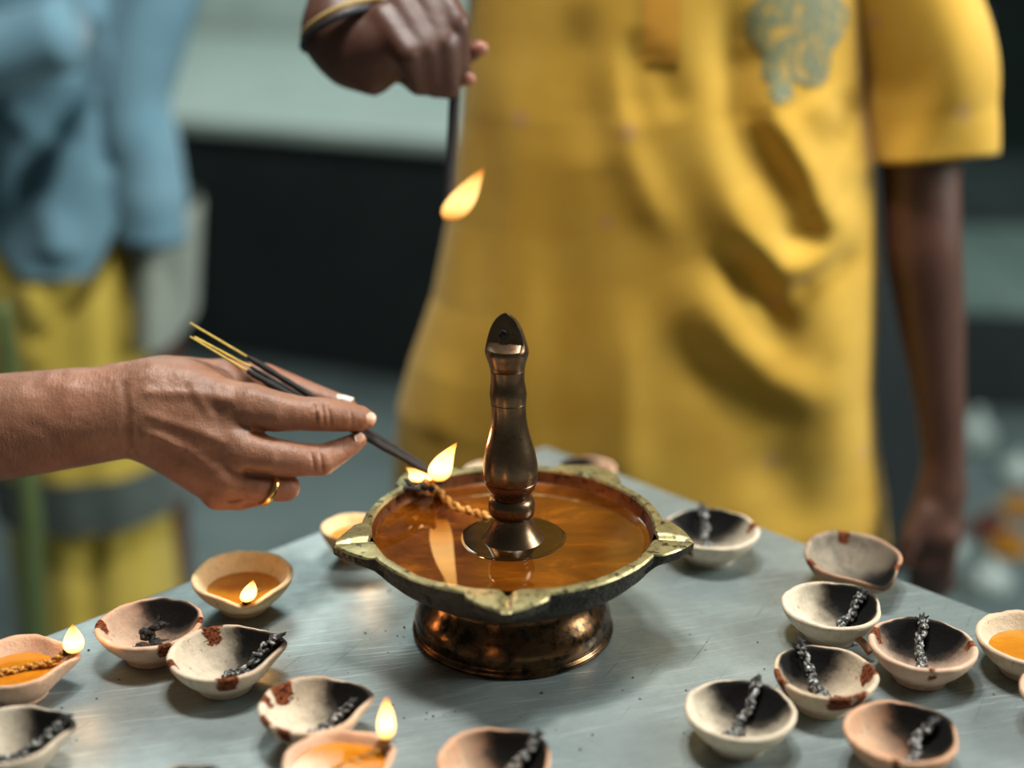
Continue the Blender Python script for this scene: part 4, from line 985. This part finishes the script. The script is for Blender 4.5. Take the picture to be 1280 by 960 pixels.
# ------------------------------------------------------------------ man in blue behind at left
LY = 2.15
def BX(u, v, y=LY): return at_y(u, v, y)
def man_blue():
    c = BX(60, 300)[0]; g = SDF(np.arange(c-0.42, c+0.42, 0.014), np.arange(LY-0.25, LY+0.42, 0.014), np.arange(-0.03, 1.78, 0.014)); y = LY+0.13
    g.cone((c, y, 0.85), 0.115, (c, y, 1.25), 0.12, 0.05, (0.78, 1, 1)); g.cone((c-0.14, y, 1.38), 0.06, (c+0.14, y, 1.38), 0.06, 0.06)
    g.cone((c, y, 1.40), 0.055, (c, y, 1.50), 0.05, 0.03); g.cone((c, y-0.03, 1.60), 0.078, (c, y-0.005, 1.66), 0.09, 0.02); g.cone((c, y-0.06, 1.53), 0.05, (c, y-0.06, 1.57), 0.055, 0.03)
    g.cone((c, y-0.115, 1.60), 0.012, (c, y-0.13, 1.58), 0.015, 0.012)
    for sx in (-1, 1):
        g.chain([(c+sx*0.09, y, 0.85, 0.085), (c+sx*0.10, y, 0.46, 0.055), (c+sx*0.10, y+0.02, 0.09, 0.04)], 0.02); g.cone((c+sx*0.10, y+0.02, 0.035), 0.035, (c+sx*0.11, y-0.10, 0.025), 0.028, 0.02)
        g.cone((c+sx*0.083, y, 1.60), 0.013, (c+sx*0.086, y, 1.63), 0.014, 0.006)
        g.chain([(c+0.17, y, 1.36, 0.052), (c+0.205, y-0.06, 1.22, 0.042), (*BX(168, 110, y-0.08), 0.040), (*BX(186, 215, y-0.09), 0.035), (*BX(190, 300, y-0.09), 0.030)], 0.02) if sx > 0 else g.chain([(c-0.19, y, 1.36, 0.052), (c-0.22, y-0.06, 1.10, 0.042), (c-0.03, y-0.22, 1.09, 0.032)], 0.02)
    h0, h1 = BX(190, 300, y-0.09), BX(186, 345, y-0.08); g.cone(tuple(h0), 0.030, tuple(h1), 0.026, 0.01)
    V, Q = g.mesh(); return relax(V, Q, 2), Q, c, y
V, Q, bc, by = man_blue()
blue = link('person', meshd('person', V, Q), M_SKIN_DARK); tag(blue, 'blurred man in a blue shirt and yellow dhoti standing at far left', 'person')
def loft(name, zs, xl, xr, yc, dep, mat, parent, folds=(), m=120, amp=0.0, hem=None, seed=0):
    zs = np.asarray(zs, float); a = np.arange(m)*2*PI/m; cs = np.sign(np.cos(a))*np.abs(np.cos(a))**0.85; sn = np.sign(np.sin(a))*np.abs(np.sin(a))**0.85
    X = (xl+xr)[:, None]/2+(xr-xl)[:, None]/2*cs; Y = yc+dep[:, None]*sn; Z = np.repeat(zs[:, None], m, 1)
    if hem is not None: Z = Z+hem(X, Y)*sstep(zs[len(zs)//2], zs[0], Z)
    V = np.stack([X, Y, Z], 2).reshape(-1, 3); d = np.zeros(len(V)); fr = sstep(0.2, 0.7, -np.tile(sn, len(zs)))
    for pts, am, w in folds:
        e, t = poly_dist(V[:, [0, 2]], pts); d += am*np.exp(-(e/w)**2)*sstep(-0.02, 0.15, t)*sstep(1.02, 0.85, t)
    if amp: d += amp*np.sin(V[:, 0]*75+2.2*vnoise(np.c_[V[:, 0]*4, V[:, 2]*2.0, V[:, 1]*0], seed))
    V[:, 1] -= d*fr
    return link(name, meshd(name, V, grid_faces(len(zs), m)), mat, parent)
q = lambda pts, y=LY-0.02: [(BX(x, v_, y)[0], BX(x, v_, y)[2]) for x, v_ in pts]
xr_ = BX(192, 200)[0]; xl_ = BX(-75, 200)[0]
zs = np.linspace(BX(100, 345)[2], 1.42, 90); k = np.clip((zs-1.30)/0.12, 0, 1)**2
loft('shirt', zs, (xl_)*(1-k)+(bc-0.08)*k, np.interp(zs, [0.74, 1.1, 1.42], [xr_+0.005, BX(165, 0)[0], bc+0.12])*(1-k)+(bc+0.08)*k, by, np.interp(zs, [0.7, 1.2, 1.42], [0.15, 0.145, 0.08]), M_BLUE, blue,
     [(q([(105, 20), (95, 110), (55, 180), (20, 260)]), -0.030, 0.020), (q([(0, 60), (60, 55), (100, 30)]), 0.02, 0.02), (q([(20, 90), (80, 75)]), -0.02, 0.012),
      (q([(135, 40), (145, 130), (160, 250)]), 0.02, 0.022), (q([(0, 140), (30, 150), (60, 200)]), 0.012, 0.018), (q([(85, 170), (60, 260), (75, 330)]), 0.02, 0.028), (q([(125, 130), (135, 220)]), -0.018, 0.012)],
     hem=lambda X, Y: 0.10*sstep(BX(105, 300)[0], BX(165, 300)[0], X)+0.06*sstep(BX(35, 300)[0], BX(-20, 300)[0], X))
zs = np.linspace(0.06, 0.84, 80); loft('dhoti', zs, np.full(80, xl_-0.01), np.interp(zs, [0.06, 0.5, 0.95], [BX(200, 700)[0], BX(200, 700)[0], BX(178, 400)[0]]), by, np.linspace(0.150, 0.132, 80), M_DHOTI, blue,
     [(q([(120, 330), (70, 400), (30, 440)]), -0.02, 0.016), (q([(150, 340), (160, 450)]), 0.014, 0.02), (q([(110, 640), (105, 800)]), -0.016, 0.02), (q([(175, 620), (185, 800)]), 0.02, 0.022), (q([(30, 360), (50, 420)]), 0.012, 0.02)], amp=0.004, seed=4)
zs = np.linspace(BX(190, 440)[2], BX(190, 282)[2], 70); sxl = BX(150, 300)[0]; sxr = BX(220, 300)[0]
loft('towel', zs, np.interp(zs, [0.6, 1.3], [BX(142, 300)[0], BX(120, 0)[0]]), np.interp(zs, [0.6, 0.8, 1.0, 1.3], [BX(205, 400)[0], BX(219, 300)[0], BX(205, 150)[0], BX(172, 0)[0]]), by+0.02, np.linspace(0.160, 0.145, 70), M_SHAWL, blue, amp=0.006, m=64, seed=8)
loft('dhoti_band', np.linspace(BX(80, 655)[2], BX(80, 590)[2], 20), np.full(20, xl_-0.02), np.full(20, BX(207, 600)[0]), by-0.008, np.linspace(0.168, 0.172, 20), cloth_mat('dark_band', (0.05, 0.065, 0.06), (0.08, 0.10, 0.09)).m, blue, amp=0.003, seed=9)  # dark grey band round the dhoti at knee height
for pts, rad in (([(bc+0.17, by, 1.37), (bc+0.205, by-0.06, 1.22), BX(168, 110, by-0.08), BX(186, 215, by-0.09), BX(190, 300, by-0.09)], [0.065, 0.062, 0.058, 0.055, 0.056]),
                 ([(bc-0.17, by, 1.37), (bc-0.24, by-0.05, 1.20), (bc-0.23, by-0.09, 1.09), (bc-0.10, by-0.20, 1.075), BX(95, 40, by-0.23)], [0.065, 0.062, 0.060, 0.056, 0.052])):
    P_ = smooth_path(pts, 30); r_ = np.interp(np.linspace(0, 1, 30), np.linspace(0, 1, len(rad)), rad)*(1+0.025*np.sin(np.arange(30)*1.1))
    v, f = tube_vf(P_, r_, 28); link('sleeve', meshd('sleeve', v, f), M_BLUE, blue)
# green plant stalk standing in front of him
gs = [(*at_y(48, 1010, 1.86),), (*at_y(46, 800, 1.86),), (*at_y(38, 640, 1.86),), (*at_y(16, 480, 1.86),), (*at_y(2, 380, 1.86),)]
gs[0] = np.array((gs[1][0]+0.01, 1.86, 0.0))
v, f = tube_vf(smooth_path(gs, 30), np.linspace(0.022, 0.010, 30), 14)
stalk = empty('plant_stalk', tuple(gs[0])); tag(stalk, 'blurred green plant stalk rising in front of the yellow dhoti at left', 'plant')
link('stem', meshd('stem', v-np.array(gs[0]), f), M_LEAF, stalk)
